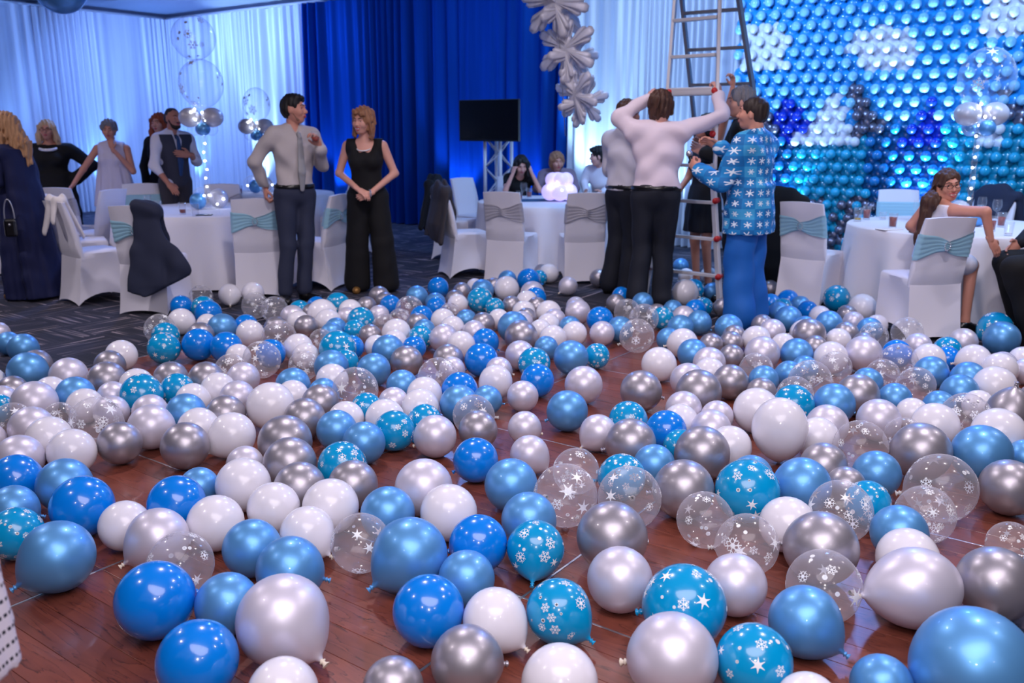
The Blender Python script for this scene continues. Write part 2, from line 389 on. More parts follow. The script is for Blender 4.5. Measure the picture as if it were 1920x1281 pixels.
for k, (u_, e) in enumerate(((9.2, 190), (7.2, 170), (5.0, 150))):
    p = uv(u_, VC-0.4); uplight(p, uv(u_, VC, 2.3), e, BL2, 70, where=('against the side drape close to the corner', 'against the middle of the side drape', 'against the far end of the side drape')[k])
# ------------------------------------------------------------------ balloon wall
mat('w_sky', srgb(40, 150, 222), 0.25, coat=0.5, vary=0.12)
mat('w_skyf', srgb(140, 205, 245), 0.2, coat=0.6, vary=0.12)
mat('w_white', srgb(228, 232, 246), 0.3, coat=0.4)
mat('w_silver', srgb(128, 126, 146), 0.3, 0.7)
mat('w_royal', srgb(16, 50, 190), 0.25, coat=0.5)
mat('w_teal', srgb(16, 140, 176), 0.25, coat=0.5, vary=0.15)
mat('w_tealf', srgb(40, 170, 214), 0.22, coat=0.5, vary=0.15)
mat('w_deep', srgb(10, 84, 140), 0.25, coat=0.5, vary=0.1)
mat('w_deepf', srgb(30, 128, 200), 0.25, coat=0.5, vary=0.1)
def tri(px, py, a, b, c):
    s = lambda p, q, r: (p[0]-r[0])*(q[1]-r[1])-(q[0]-r[0])*(p[1]-r[1])
    d = (s((px, py), a, b), s((px, py), b, c), s((px, py), c, a))
    return not (min(d) < 0 < max(d))
def wall_col(P):
    x, y = pix(P)
    if 1392 < x < 1478 and 46 < y < 132 and not (x > 1460 and y < 62): return 'w_white'
    if ((x-1660)/66)**2+((y-93)/42)**2 < 1 and y > 52: return 'w_white'
    if x > 1833 and y < 68 and (x > 1850 or y > 18): return 'w_white'
    if tri(x, y, (1572, 168), (1480, 272), (1612, 272)) : return 'w_white'
    if tri(x, y, (1862, 170), (1826, 274), (1886, 274)): return 'w_white'
    if abs(x-1484)/36+abs(y-226)/44 < 1 or tri(x, y, (1752, 180), (1684, 278), (1768, 278)): return 'w_royal'
    if tri(x, y, (1600, 150), (1604, 262), (1668, 240)) or tri(x, y, (1882, 162), (1886, 240), (1935, 240)): return 'w_silver'
    if 1430 < x < 1462 and 215 < y < 252: return 'w_silver'
    if y > 372 and (math.sin(x*0.31+y*0.2) > -0.2): return 'w_silver'
    if y > 262+(0 if x < 1620 else -22):
        if 1485 < x < 1625 or x > 1770: return 'w_teal'
        return 'w_deep'
    return 'w_sky'
BW = empty('balloon_wall', uv(UC, 2.6), 0, 'tall wall of small balloons picturing snowy mountains and clouds', 'balloon wall')
wl = Vector(BW.location)
balls = []
dv, dz = 0.172, 0.145; row = 0; z = 0.09
while z < 3.5:
    v = 4.40-(dv/2 if row % 2 else 0)
    while v > -0.5:
        balls.append((0, v, z)); balls.append((1, v-dv/2, z)); balls.append((1, v, z+dz*0.5)); v -= dv
    z += dz; row += 1
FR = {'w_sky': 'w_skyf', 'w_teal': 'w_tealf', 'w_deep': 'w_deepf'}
bm = bmesh.new(); b_ball(bm, (0, 0, 0), 1, 16, 10, (1, 1, 1)); BALLM = {}
base_ball = bm
def ballmesh(m):
    if m not in BALLM:
        b2 = bmesh.new(); b_ball(b2, (0, 0, 0), 1, 14, 9); BALLM[m] = bm_mesh('small_balloon', b2, [m], True)
    return BALLM[m]
items = []
for layer, v, z in balls:
    P = uv(UC-0.19 if layer == 0 else UC-0.07, v, z); c = wall_col(P); px_, py_ = pix(P)
    inview = -10 < py_ and px_ < 1935
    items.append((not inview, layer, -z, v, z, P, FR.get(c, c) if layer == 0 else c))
items.sort(key=lambda t: t[:3])
rest = {}
for n_, it in enumerate(items):
    P, c, layer = it[5], it[6], it[1]; r = 0.056 if layer == 0 else 0.086
    if n_ < 300:
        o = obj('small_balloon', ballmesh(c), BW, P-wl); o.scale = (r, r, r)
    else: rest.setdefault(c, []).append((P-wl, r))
base_ball.free()
bs = bmesh.new(); b_ball(bs, (0, 0, 0), 1, 12, 7); tmp = bpy.data.meshes.new('t'); bs.to_mesh(tmp); bs.free()
tv = np.array([v.co[:] for v in tmp.vertices]); tf = [tuple(p.vertices) for p in tmp.polygons]; bpy.data.meshes.remove(tmp)
VV = []; FF = []; MI = []; names = list(rest)
for mi, c in enumerate(names):
    for P, r in rest[c]:
        k = len(VV)*len(tv); VV.append(tv*r+np.array(P)); FF += [tuple(i+k for i in f) for f in tf]; MI += [mi]*len(tf)
me = bpy.data.meshes.new('small_balloons'); me.from_pydata(np.vstack(VV).tolist(), [], FF)
me.polygons.foreach_set('material_index', MI); me.polygons.foreach_set('use_smooth', [True]*len(FF))
for c in names: me.materials.append(M[c])
o = obj('small_balloons', me, BW); o['kind'] = 'stuff'
bm = bmesh.new()
for v_ in (4.5, 1.0, -1.3): b_tube(bm, uv(UC-0.02, v_, 0)-wl, uv(UC-0.02, v_, 3.56)-wl, 0.018)
b_tube(bm, uv(UC-0.02, 4.5, 3.55)-wl, uv(UC-0.02, -1.3, 3.55)-wl, 0.018)
obj('frame', bm_mesh('frame', bm, ['alu'], True), BW)
# ================================================================== implicit surfaces for cloth and bodies
def va(p): return np.array(p, dtype=np.float64)
def C(a, b, ra, rb=None, k=0.025, flat=None, op='+'):
    return ('C', va(a), va(b), ra, ra if rb is None else rb, k, flat, op)
def Ell(c, r, k=0.03, R=None, op='+'): return ('E', va(c), va(r), k, R, op)
def Skirt(top, bot, rt, rb, n=14, amp=0.06, ph=0.0, k=0.03, bulge=0.0):
    return ('S', va(top), va(bot), rt, rb, n, amp, ph, k, bulge, '+')
def prim_box(p):
    if p[0] == 'C':
        r = max(p[3], p[4]); return np.minimum(p[1], p[2])-r, np.maximum(p[1], p[2])+r
    if p[0] == 'E':
        r = p[2] if p[4] is None else np.full(3, p[2].max()); return p[1]-r, p[1]+r
    r = max(max(p[3]), max(p[4]))*(1+p[6]+p[9])
    return np.minimum(p[1], p[2])-np.array([r, r, 0]), np.maximum(p[1], p[2])+np.array([r, r, 0])
def prim_eval(p, X, Y, Z):
    if p[0] == 'C':
        a, b, ra, rb, fl = p[1], p[2], p[3], p[4], p[6]; ba = b-a
        dx, dy, dz_ = X-a[0], Y-a[1], Z-a[2]
        t = np.clip((dx*ba[0]+dy*ba[1]+dz_*ba[2])/max(1e-9, ba@ba), 0, 1)
        ex, ey, ez = dx-t*ba[0], dy-t*ba[1], dz_-t*ba[2]
        if fl is not None:
            ax, s = va(fl[0]), fl[1]; ax = ax/np.linalg.norm(ax); q = ex*ax[0]+ey*ax[1]+ez*ax[2]; g = (1/s-1)*q
            ex, ey, ez = ex+g*ax[0], ey+g*ax[1], ez+g*ax[2]
        return np.sqrt(ex*ex+ey*ey+ez*ez)-(ra+(rb-ra)*t)
    if p[0] == 'E':
        c, r, R = p[1], p[2], p[4]; dx, dy, dz_ = X-c[0], Y-c[1], Z-c[2]
        if R is not None:
            dx, dy, dz_ = (R[0, 0]*dx+R[1, 0]*dy+R[2, 0]*dz_, R[0, 1]*dx+R[1, 1]*dy+R[2, 1]*dz_, R[0, 2]*dx+R[1, 2]*dy+R[2, 2]*dz_)
        k0 = np.sqrt((dx/r[0])**2+(dy/r[1])**2+(dz_/r[2])**2)
        k1 = np.sqrt((dx/r[0]**2)**2+(dy/r[1]**2)**2+(dz_/r[2]**2)**2)+1e-9
        return k0*(k0-1)/k1
    _, top, bot, rt, rb, n, amp, ph, k, bul, _o = p
    t = np.clip((top[2]-Z)/(top[2]-bot[2]), 0, 1)
    cx = top[0]+(bot[0]-top[0])*t; cy = top[1]+(bot[1]-top[1])*t
    w = t+bul*np.sin(np.pi*t)
    rx = rt[0]+(rb[0]-rt[0])*w; ry = rt[1]+(rb[1]-rt[1])*w
    dx, dy = (X-cx)/rx, (Y-cy)/ry; an = np.arctan2(dy, dx)
    f = 1+amp*np.sqrt(t)*(np.cos(n*an+ph+1.5*np.sin(2*an))+0.35*np.cos(2.3*n*an+ph*2))
    d = (np.sqrt(dx*dx+dy*dy)-f)*np.minimum(rx, ry)*0.9
    return np.maximum(np.maximum(d, Z-top[2]), bot[2]-Z)
def surface_nets(F, org, h):
    ins = F < 0; nx, ny, nz = F.shape
    cor = [(i, j, k) for i in (0, 1) for j in (0, 1) for k in (0, 1)]
    sl = lambda A, c: A[c[0]:nx-1+c[0], c[1]:ny-1+c[1], c[2]:nz-1+c[2]]
    cnt = sum(sl(ins, c).astype(np.int8) for c in cor); act = (cnt > 0) & (cnt < 8)
    idx = np.argwhere(act)
    if len(idx) == 0: return np.zeros((0, 3)), np.zeros((0, 4), int)
    acc = np.zeros((len(idx), 3)); num = np.zeros(len(idx)); vals = [sl(F, c)[act] for c in cor]
    for a in range(8):
        for b in range(a+1, 8):
            if sum(abs(cor[a][i]-cor[b][i]) for i in range(3)) != 1: continue
            fa, fb = vals[a], vals[b]; m = (fa < 0) != (fb < 0)
            t = np.where(m, fa/np.where(m, fa-fb, 1), 0)
            ca, cb_ = np.array(cor[a]), np.array(cor[b])
            acc += m[:, None]*(ca+(cb_-ca)*t[:, None]); num += m
    V = org+h*(idx+acc/num[:, None])
    ID = np.full(act.shape, -1, dtype=np.int64); ID[act] = np.arange(len(idx)); Q = []
    for ax in range(3):
        s0 = [slice(1, -1)]*3; s0[ax] = slice(0, -1); s1 = list(s0); s1[ax] = slice(1, None)
        A, B = ins[tuple(s0)], ins[tuple(s1)]; e = np.argwhere(A != B)
        if len(e) == 0: continue
        flip = A[A != B]; off = np.ones(3, int); off[ax] = 0; g = e+off
        b_, c_ = [(1, 2), (2, 0), (0, 1)][ax]
        def cell(db, dc):
            q = g.copy(); q[:, b_] -= db; q[:, c_] -= dc; return ID[q[:, 0], q[:, 1], q[:, 2]]
        q = np.stack([cell(1, 1), cell(0, 1), cell(0, 0), cell(1, 0)], 1)
        q[~flip] = q[~flip][:, ::-1]; Q.append(q)
    Q = np.vstack(Q); Q = Q[(Q >= 0).all(1)]
    return V, Q
def sdf(prims, h, cuts=(), noise=None, box=None):
    bs_ = [prim_box(p) for p in prims if p[-1] == '+']
    lo = np.min([b[0] for b in bs_], 0)-3*h-0.01; hi = np.max([b[1] for b in bs_], 0)+3*h+0.01
    n = np.ceil((hi-lo)/h).astype(int)+1
    ax = [lo[i]+h*np.arange(n[i]) for i in range(3)]
    F = np.full(n, 0.5)
    for p in prims:
        k = p[5] if p[0] == 'C' else (p[3] if p[0] == 'E' else p[8])
        a, b = prim_box(p); a = a-k-4*h; b = b+k+4*h
        i0 = np.maximum(0, np.floor((a-lo)/h).astype(int)); i1 = np.minimum(n, np.ceil((b-lo)/h).astype(int)+1)
        if (i1 <= i0).any(): continue
        S = tuple(slice(i0[i], i1[i]) for i in range(3))
        X, Y, Z = np.meshgrid(*[ax[i][S[i]] for i in range(3)], indexing='ij', sparse=True)
        d = prim_eval(p, X, Y, Z); g = F[S]; kk = max(k, 1e-4)
        if p[-1] == '+':
            t = np.clip(0.5+0.5*(g-d)/kk, 0, 1); F[S] = g+(d-g)*t-kk*t*(1-t)
        else:
            d = -d; t = np.clip(0.5-0.5*(g-d)/kk, 0, 1); F[S] = g+(d-g)*t+kk*t*(1-t)
    X, Y, Z = np.meshgrid(*ax, indexing='ij', sparse=True)
    if noise is not None: F = F+noise(X, Y, Z)
    for (pt, nr) in cuts:
        nr = va(nr)/np.linalg.norm(nr); F = np.maximum(F, (X-pt[0])*nr[0]+(Y-pt[1])*nr[1]+(Z-pt[2])*nr[2])
    return surface_nets(F, lo, h)
def wrinkle(amp, s=1.0, ph=0.0):
    return lambda X, Y, Z: amp*(np.sin(31*s*Z+9*X+ph+2.2*np.sin(13*s*Y+ph))*0.6+np.sin(17*s*Y-23*s*Z+11*X+ph*2)*0.5+0.4*np.sin(43*s*X+19*s*Z+ph))
def drapefold(amp, n=26.0, ph=0.0):
    return lambda X, Y, Z: amp*(np.sin(n*2.0*Y+3*Z+ph+1.5*np.sin(4*Z+ph))+0.5*np.sin(n*1.3*X+2.0*Z+ph))
# ================================================================== FURNITURE
def chair_cover_mesh():
    n = 9; nt = 9
    feet = [(0.235, 0.215), (0.235, -0.215), (-0.255, -0.215), (-0.255, 0.215)]
    seat = [(0.215, 0.205), (0.215, -0.205), (-0.185, -0.205), (-0.185, 0.205)]
    V = []; per = 4*n
    for j in range(nt):
        t = j/(nt-1)
        for s in range(4):
            for i in range(n):
                q = i/n; f0, f1, s0, s1 = feet[s], feet[(s+1) % 4], seat[s], seat[(s+1) % 4]
                fx, fy = f0[0]+(f1[0]-f0[0])*q, f0[1]+(f1[1]-f0[1])*q; sx, sy = s0[0]+(s1[0]-s0[0])*q, s0[1]+(s1[1]-s0[1])*q
                te = t**0.75; x, y = fx+(sx-fx)*te, fy+(sy-fy)*te
                hem = (0.085, 0.095, 0.035, 0.095)[s]*math.sin(math.pi*q)**0.7
                z = hem+(0.455-hem)*t
                pin = (0.035 if s != 2 else 0.012)*math.sin(math.pi*q)*math.sin(math.pi*min(1, t*1.02))
                nx_, ny_ = ((1, 0), (0, -1), (-1, 0), (0, 1))[s]
                V.append((x-nx_*pin, y-ny_*pin, z))
    F = grid_faces(per, nt, True)
    k = len(V)
    for sc, zz in ((0.93, 0.472), (0.6, 0.480)):
        for i in range(per):
            x, y, z = V[(nt-1)*per+i]; V.append(((x-0.015)*sc+0.015, y*sc, zz))
    for j in range(2):
        a = (nt-1+j)*per; b = (nt+j)*per
        for i in range(per): F.append((a+i, a+(i+1) % per, b+(i+1) % per, b+i))
    V.append((0.015, 0, 0.482)); c = len(V)-1; b = (nt+1)*per
    F += [(b+i, b+(i+1) % per, c, c) for i in range(per)]
    me = bpy.data.meshes.new('cover')
    bm = bmesh.new(); bv = [bm.verts.new(v) for v in V]
    for f in F:
        f = [x for q, x in enumerate(f) if x not in f[:q]]
        bm.faces.new([bv[x] for x in f])
    # the upright back, one closed rounded slab
    m, r = 15, 12; ring = []
    for j in range(m):
        t = j/(m-1); z = 0.40+0.515*t; xb = -0.178-0.025*math.sin(t*1.2)-0.085*t*t; th = 0.030-0.008*t; w = 0.210-0.012*t+0.006*math.sin(math.pi*t); tr = th*min(1, t/0.22+0.15)
        pts = [(xb-tr, -w+0.012), (xb-tr*1.02, -w/2), (xb-tr*1.0, 0), (xb-tr*1.02, w/2), (xb-tr, w-0.012), (xb-tr*0.5, w), (xb+th*0.5, w), (xb+th, w-0.012), (xb+th, w/2), (xb+th, 0), (xb+th, -w/2), (xb+th, -w+0.012), (xb+th*0.5, -w), (xb-tr*0.5, -w)]
        zz = [0.012*math.cos(p[1]/w*1.4) if j == m-1 else 0 for p in pts]
        ring.append([bm.verts.new((p[0], p[1], z+q)) for p, q in zip(pts, zz)])
    L = len(ring[0])
    for j in range(m-1):
        for i in range(L): bm.faces.new([ring[j][i], ring[j][(i+1) % L], ring[j+1][(i+1) % L], ring[j+1][i]][::-1])
    bm.faces.new(ring[-1][::-1]); bm.faces.new(ring[0])
    bmesh.ops.recalc_face_normals(bm, faces=bm.faces)
    bm.to_mesh(me); bm.free(); me.materials.append(M['chair_cloth']); smooth_by_angle(me, 48)
    return me
def back_x(z):
    t = (z-0.40)/0.515; return -0.178-0.025*math.sin(t*1.2)-0.085*t*t, 0.030-0.008*t, 0.210-0.012*t+0.006*math.sin(math.pi*t)
def sash_mesh(m, zc=0.715, tilt=0.0):
    nu, nv = 31, 15; V = []; F = []
    for side in (0, 1):
        k = len(V)
        for j in range(nv):
            for i in range(nu):
                s = -1+2*i/(nu-1); q = -1+2*j/(nv-1)
                hh = (0.034+0.066*abs(s)**0.8) if side == 0 else 0.085
                z = zc+q*hh+tilt*s+(0.008*math.sin(5*s) if side == 0 else 0)
                xb, th, w = back_x(z)
                rip = 0.006*math.sin(q*15+2*s)*(1-0.3*abs(s)) if side == 0 else 0.002*math.sin(q*17)
                off = 0.011+rip+(0.018*math.exp(-(s/0.13)**2) if side == 0 else 0)
                y = s*(w+0.010)
                ed = 1-abs(s)**36
                x = xb-(th+off)*ed if side == 0 else xb+(th+off)*ed
                V.append((x, y, z))
        F += [tuple(a+k for a in f) for f in grid_faces(nu, nv)]
    return mesh_np('sash', V, F, [m])
def brooch_mesh():
    bm = bmesh.new(); xb, th, w = back_x(0.715)
    for i in range(12):
        a = 2*math.pi*i/12; b_ball(bm, (xb-th-0.03, 0.022*math.cos(a), 0.715+0.03*math.sin(a)), 0.0062, 8, 6)
    return bm_mesh('brooch', bm, ['crystal'], True)
COVER = chair_cover_mesh(); SASH = {'blue': sash_mesh('sash_blue'), 'silver': sash_mesh('sash_silver', tilt=0.006)}; BROOCH = brooch_mesh()
CHAIRS = {}
OBST = []      # circles on the floor that balloons must keep clear of
def chair(key, X, Y, deg, sash, label, group=None, brooch=True):
    t = empty('banquet_chair', (X, Y, 0), math.radians(deg), label, 'chair', group)
    obj('cover', COVER, t)
    if sash:
        sh_ = obj('sash', SASH[sash], t)
        if brooch and sash == 'blue': obj('brooch', BROOCH, sh_)
    CHAIRS[key] = (X, Y, math.radians(deg)); f = Vector((math.cos(math.radians(deg)), math.sin(math.radians(deg))))
    OBST.append((X+f.x*0.06, Y+f.y*0.06, 0.27)); OBST.append((X-f.x*0.10, Y-f.y*0.10, 0.27))
    return t
chair('L1', -3.86, 8.10, 48, None, 'white covered banquet chair with cream cloth thrown over its back')
chair('L2', -4.28, 8.82, 28, 'blue', 'white covered chair with wide pale blue sash behind the cream cloth chair')
chair('L3', -4.92, 9.96, 84, 'silver', 'white covered chair with silver sash beside the guest in black')
chair('L4', -4.46, 9.48, 165, None, 'plain white covered chair turned sideways beside the woman in white')
chair('L5', -4.19, 10.18, -62, 'blue', 'white covered chair with pale blue sash across the table from the navy jacket')
chair('L6', -3.12, 7.66, 84, 'blue', 'white covered chair with pale blue sash and crystal brooch under the navy jacket')
chair('L7', -2.42, 8.42, 103, 'blue', 'white covered chair with pale blue sash the man in grey leans on')
chair('L8', -1.93, 8.80, 160, 'blue', 'white covered chair seen side on behind the legs of the man in grey')
chair('L9', -3.37, 10.62, 95, 'silver', 'white covered chair with silver sash at the table with the shorter balloon column')
chair('L10', -2.12, 11.25, 150, 'blue', 'white covered chair with pale blue sash near the foot of the blue drape')
chair('M1', -0.50, 9.55, 22, None, 'white covered chair with brown jacket hung on its back')
chair('M2', -0.68, 10.80, -14, None, 'white covered chair with dark navy jacket hung round its back')
chair('M3', 0.0, 9.30, 68, 'silver', 'white covered chair with silver sequin sash nearer the brown jacket')
chair('M4', 0.72, 9.17, 96, 'silver', 'white covered chair with silver sequin sash nearer the men in shirts')
chair('M5', -0.44, 11.45, -42, None, 'white covered chair behind the woman holding her head')
chair('M6', 0.61, 11.87, -95, None, 'white covered chair under the woman in the scarf')
chair('M7', 1.245, 11.73, -122, None, 'white covered chair under the seated dark haired man')
chair('M8', 0.05, 11.77, -80, None, 'white covered chair under the woman holding her head')
chair('R1', 2.71, 7.95, 46, 'blue', 'white covered chair with pale blue sash beside the long black jacket')
chair('R2', 2.70, 8.76, 62, None, 'white covered chair hidden under a long black jacket')
chair('R3', 3.12, 6.68, 98, 'blue', 'white covered chair with brooched pale blue sash holding the woman in glasses')
chair('R4', 4.00, 9.10, -100, 'blue', 'white covered chair with pale blue sash in front of the balloon wall')
chair('R5', 4.66, 8.82, -140, None, 'white covered chair with navy jacket behind the clear balloon bubble column')
chair('R6', 4.23, 6.36, 172, None, 'white covered chair under the person in black trousers')
# jackets hung over chair backs
def jacket_prims(long=0.30, flare=0.0, side=0.0):
    xb = -0.27; P = []
    P.append(C((xb, -0.185+side, 0.895), (xb, 0.185+side, 0.895), 0.055, 0.055, 0.05))
    P.append(C((xb-0.02, side, 0.80), (xb-0.075, side, long+0.14), 0.215, 0.235+flare*0.1, 0.05, flat=((1, 0, 0.06), 0.25)))
    P.append(C((xb+0.05, side, 0.82), (xb+0.10, side, 0.70), 0.20, 0.17, 0.05, flat=((1, 0, 0.06), 0.2)))
    for s in (-1, 1):
        P.append(C((xb, s*0.20+side, 0.87), (xb-0.09, s*(0.235+flare*0.05)+side, 0.40), 0.05, 0.055, 0.03, flat=((1, 0, 0), 0.6)))
    return P
def jacket(key, m, label, long=0.30, flare=0.0, side=0.0, ph=0.0, prims=None, name='suit_jacket', cat='jacket', h=0.012, nz=None, hem=None):
    X, Y, a = CHAIRS[key]
    V, F = sdf(prims or jacket_prims(long, flare, side), h, cuts=hem or (((0, 0, long), (0.1, 0.15, -1)),), noise=nz or drapefold(0.010, 17, ph))
    return tag(obj(name, mesh_np(name, V, F, [m]), None, (X, Y, 0), a), label, cat)
jk = [C((-0.265, -0.20, 0.89), (-0.265, -0.03, 0.915), 0.058, 0.058, 0.05),
      C((-0.285, -0.12, 0.82), (-0.37, -0.15, 0.27), 0.105, 0.165, 0.06, flat=((1, 0, 0.1), 0.3)), C((-0.33, -0.08, 0.50), (-0.40, -0.08, 0.15), 0.11, 0.13, 0.06, flat=((1, 0, 0.1), 0.35)),
      C((-0.30, -0.18, 0.72), (-0.34, -0.39, 0.42), 0.07, 0.11, 0.06, flat=((1, 0, 0.1), 0.4)), C((-0.34, -0.39, 0.42), (-0.38, -0.34, 0.18), 0.10, 0.07, 0.05, flat=((1, 0, 0), 0.5)),
      C((-0.23, -0.14, 0.88), (-0.15, -0.15, 0.66), 0.08, 0.09, 0.05, flat=((1, 0, 0.1), 0.3))]
jacket('L6', 'suit_navy', 'dark navy suit jacket slipping off a chair by the tall balloon column', prims=jk, ph=1.0, long=0.2, hem=(((0, -0.1, 0.19), (0.0, 0.25, -1)), ((0, -0.36, 0.30), (0, -0.5, -1))), nz=lambda X, Y, Z: 0.013*np.sin(34*Y+9*Z+2*np.sin(5*Z))*np.clip((0.9-Z)*3, 0, 1)+0.007*np.sin(21*Y-26*Z))
jacket('M1', 'suit_brown', 'grey brown jacket hung over a chair back beside the blue drape', long=0.42, ph=2.0)
jacket('M2', 'suit_black', 'dark jacket wrapped round the chair beneath the television', long=0.40, flare=0.3, ph=3.0)
jacket('R2', 'suit_black', 'long black jacket hanging almost to the floor by the balloon wall', long=0.10, flare=0.35, ph=4.0)
jacket('R5', 'suit_navy', 'navy jacket hung on the chair behind the woman in glasses', long=0.5, ph=5.0)
ck = [C((-0.27, -0.16, 0.925), (-0.27, 0.17, 0.93), 0.035, 0.035, 0.03), C((-0.28, 0.10, 0.90), (-0.33, 0.16, 0.64), 0.07, 0.05, 0.04, flat=((1, 0, 0), 0.3)),
      C((-0.24, -0.10, 0.90), (-0.13, -0.18, 0.62), 0.08, 0.03, 0.04, flat=((1, 0, 0), 0.3)), C((-0.30, -0.05, 0.90), (-0.34, -0.08, 0.76), 0.07, 0.04, 0.04, flat=((1, 0, 0), 0.3))]
jacket('L1', 'cream_cloth', 'cream cloth thrown over the back of a white chair', prims=ck, ph=0.4, long=0.3, name='draped_cloth', cat='cloth', h=0.009)
# tables
def table_mesh(R=0.90, ht=0.725, seed=0):
    n = 144; r = np.random.default_rng(seed); V = []
    a = np.linspace(0, 2*np.pi, n, endpoint=False)
    w = np.sin(11*a+seed)+0.6*np.sin(17*a+2*seed+np.sin(3*a))+0.4*np.sin(5*a+seed*3)
    prof = [(0.02, 0, 0), (0.5, 0, 0), (0.93, 0, 0), (0.99, 0.004, 0), (1.0, 0.014, 0)]
    for q, dz_, _ in prof: V.append(np.column_stack([R*q*np.cos(a), R*q*np.sin(a), np.full(n, ht-dz_)]))
    for k in range(1, 11):
        t = k/10; rad = R*(1.0+0.02*t)+0.050*t**0.7*w+0.03*t
        V.append(np.column_stack([rad*np.cos(a), rad*np.sin(a), np.full(n, ht-0.014-(ht-0.014-0.02)*t)+0.006*t*w]))
    return mesh_np('tablecloth', np.vstack(V), grid_faces(n, len(V), True), ['table_cloth'])
TABLES = {}
def table(key, X, Y, label, seed, R=0.90, ht=0.725):
    t = empty('round_table', (X, Y, 0), 0, label, 'table'); obj('tablecloth', table_mesh(R, ht, seed), t)
    V, F = lathe([(0.0, ht-0.03), (R-0.02, ht-0.03), (R-0.015, ht-0.018), (R-0.02, ht-0.006), (0.0, ht-0.006)], 48); obj('tabletop', mesh_np('tabletop', V, F, ['suit_brown'], False), t)
    for k in range(4):
        bm = bmesh.new(); c, s = math.cos(k*math.pi/2+0.6), math.sin(k*math.pi/2+0.6)
        b_tube(bm, (0.55*c, 0.55*s, 0.0), (0.5*c, 0.5*s, ht-0.03), 0.014); obj('leg', bm_mesh('leg', bm, ['metal_dark'], True), t)
    TABLES[key] = (X, Y, ht); OBST.append((X, Y, R+0.08)); return t
table('T1', -3.22, 9.36, 'round table under floor length white cloth with the tall lit balloon column', 1)
table('T4', -3.15, 11.75, 'round table under white cloth carrying the shorter lit balloon column', 2, 0.80)
table('T2', 0.50, 10.42, 'round table under white cloth with the glowing lilac balloon cluster', 3)
table('T3', 3.88, 7.75, 'round table under white cloth beside the woman in glasses', 4)
table('T0', -6.35, 9.9, 'round table under white cloth behind the woman in the navy cape gown', 5)
# ------------------------------------------------------------------ balloon centrepieces
def bubble_mesh(r, rz):
    V, F = lathe([(r*math.sin(a)*(1-0.10*max(0, (a-1.9))), rz*math.cos(a)) for a in np.linspace(0.02, 3.1, 24)], 32); return mesh_np('bubble_balloon', V, F, ['bubble'])
def ball_o(name, parent, c, r, m, sc=(1, 1, 1)):
    bm = bmesh.new(); b_ball(bm, (0, 0, 0), r, 24, 16, sc); o = obj(name, bm_mesh(name, bm, [m], True), parent, c); return o
LEDM = None
def leds(parent, pts, r=0.009):
    global LEDM
    if LEDM is None:
        bm = bmesh.new(); b_ball(bm, (0, 0, 0), 1, 8, 6); LEDM = bm_mesh('led', bm, ['led'], True)
    for p in pts: o = obj('led', LEDM, parent, p); o.scale = (r, r, r)
def flake_decals(R, n=16, seed=3, rmin=0.02, rmax=0.045, zs=1.0, upper=True, m='print_white'):
    """flat printed snowflakes of several kinds laid on a sphere of radius R"""
    r = random.Random(seed); V = []; F = []; pts = []
    tries = 0
    while len(pts) < n and tries < 4000:
        tries += 1
        d = Vector((r.gauss(0, 1), r.gauss(0, 1), r.gauss(0, 1))).normalized()
        if d.z < -0.8: continue
        s = r.uniform(rmin, rmax) if r.random() < 0.62 else r.uniform(rmin*0.3, rmin*0.55)
        if any((d-q).length*R < (s+sq)*1.08 for q, sq, _ in pts): continue
        pts.append((d, s, r.choice((0, 1, 2))))
    for d, s, kind in pts:
        x = d.orthogonal().normalized(); y = d.cross(x); a0 = r.uniform(0, 6.28)
        def put(px_, py_):
            ang = math.hypot(px_, py_)/R; t = math.atan2(py_, px_)+a0
            q = (d*math.cos(ang)+(x*math.cos(t)+y*math.sin(t))*math.sin(ang))*(R*1.004)
            V.append((q.x, q.y, q.z*zs)); return len(V)-1
        def rect(t, r0, r1, w0, w1, off=0.0, bend=0.0):
            c, sn = math.cos(t), math.sin(t); cb_, sb = math.cos(t+bend), math.sin(t+bend)
            ids = []
            bx, by = c*off, sn*off
            for rr, ww in ((r0, -w0), (r1, -w1), (r1, w1), (r0, w0)): ids.append(put(bx+cb_*rr-sb*ww, by+sb*rr+cb_*ww))
            F.append(tuple(ids))
        if s < rmin*0.6:
            for k in range(3): rect(k*math.pi/3, -s, s, s*0.45, s*0.45)
        elif kind == 0:
            for k in range(6): rect(k*math.pi/3, s*0.10, s, s*0.20, s*0.02)
            for k in range(6): rect(k*math.pi/3+math.pi/6, 0.0, s*0.42, s*0.14, s*0.06)
        else:
            for k in range(6):
                t = k*math.pi/3; rect(t, 0, s, s*0.055, s*0.055)
                for off, ln in (((0.45, 0.36), (0.72, 0.24)) if kind == 1 else ((0.55, 0.42),)):
                    for b in (-1, 1): rect(t, 0, s*ln, s*0.05, s*0.05, s*off, b*math.pi/3)
                if kind == 2: rect(t+math.pi/6, 0, s*0.3, s*0.06, s*0.06)
    return mesh_np('snowflake_print', V, F, [m], smooth=False)
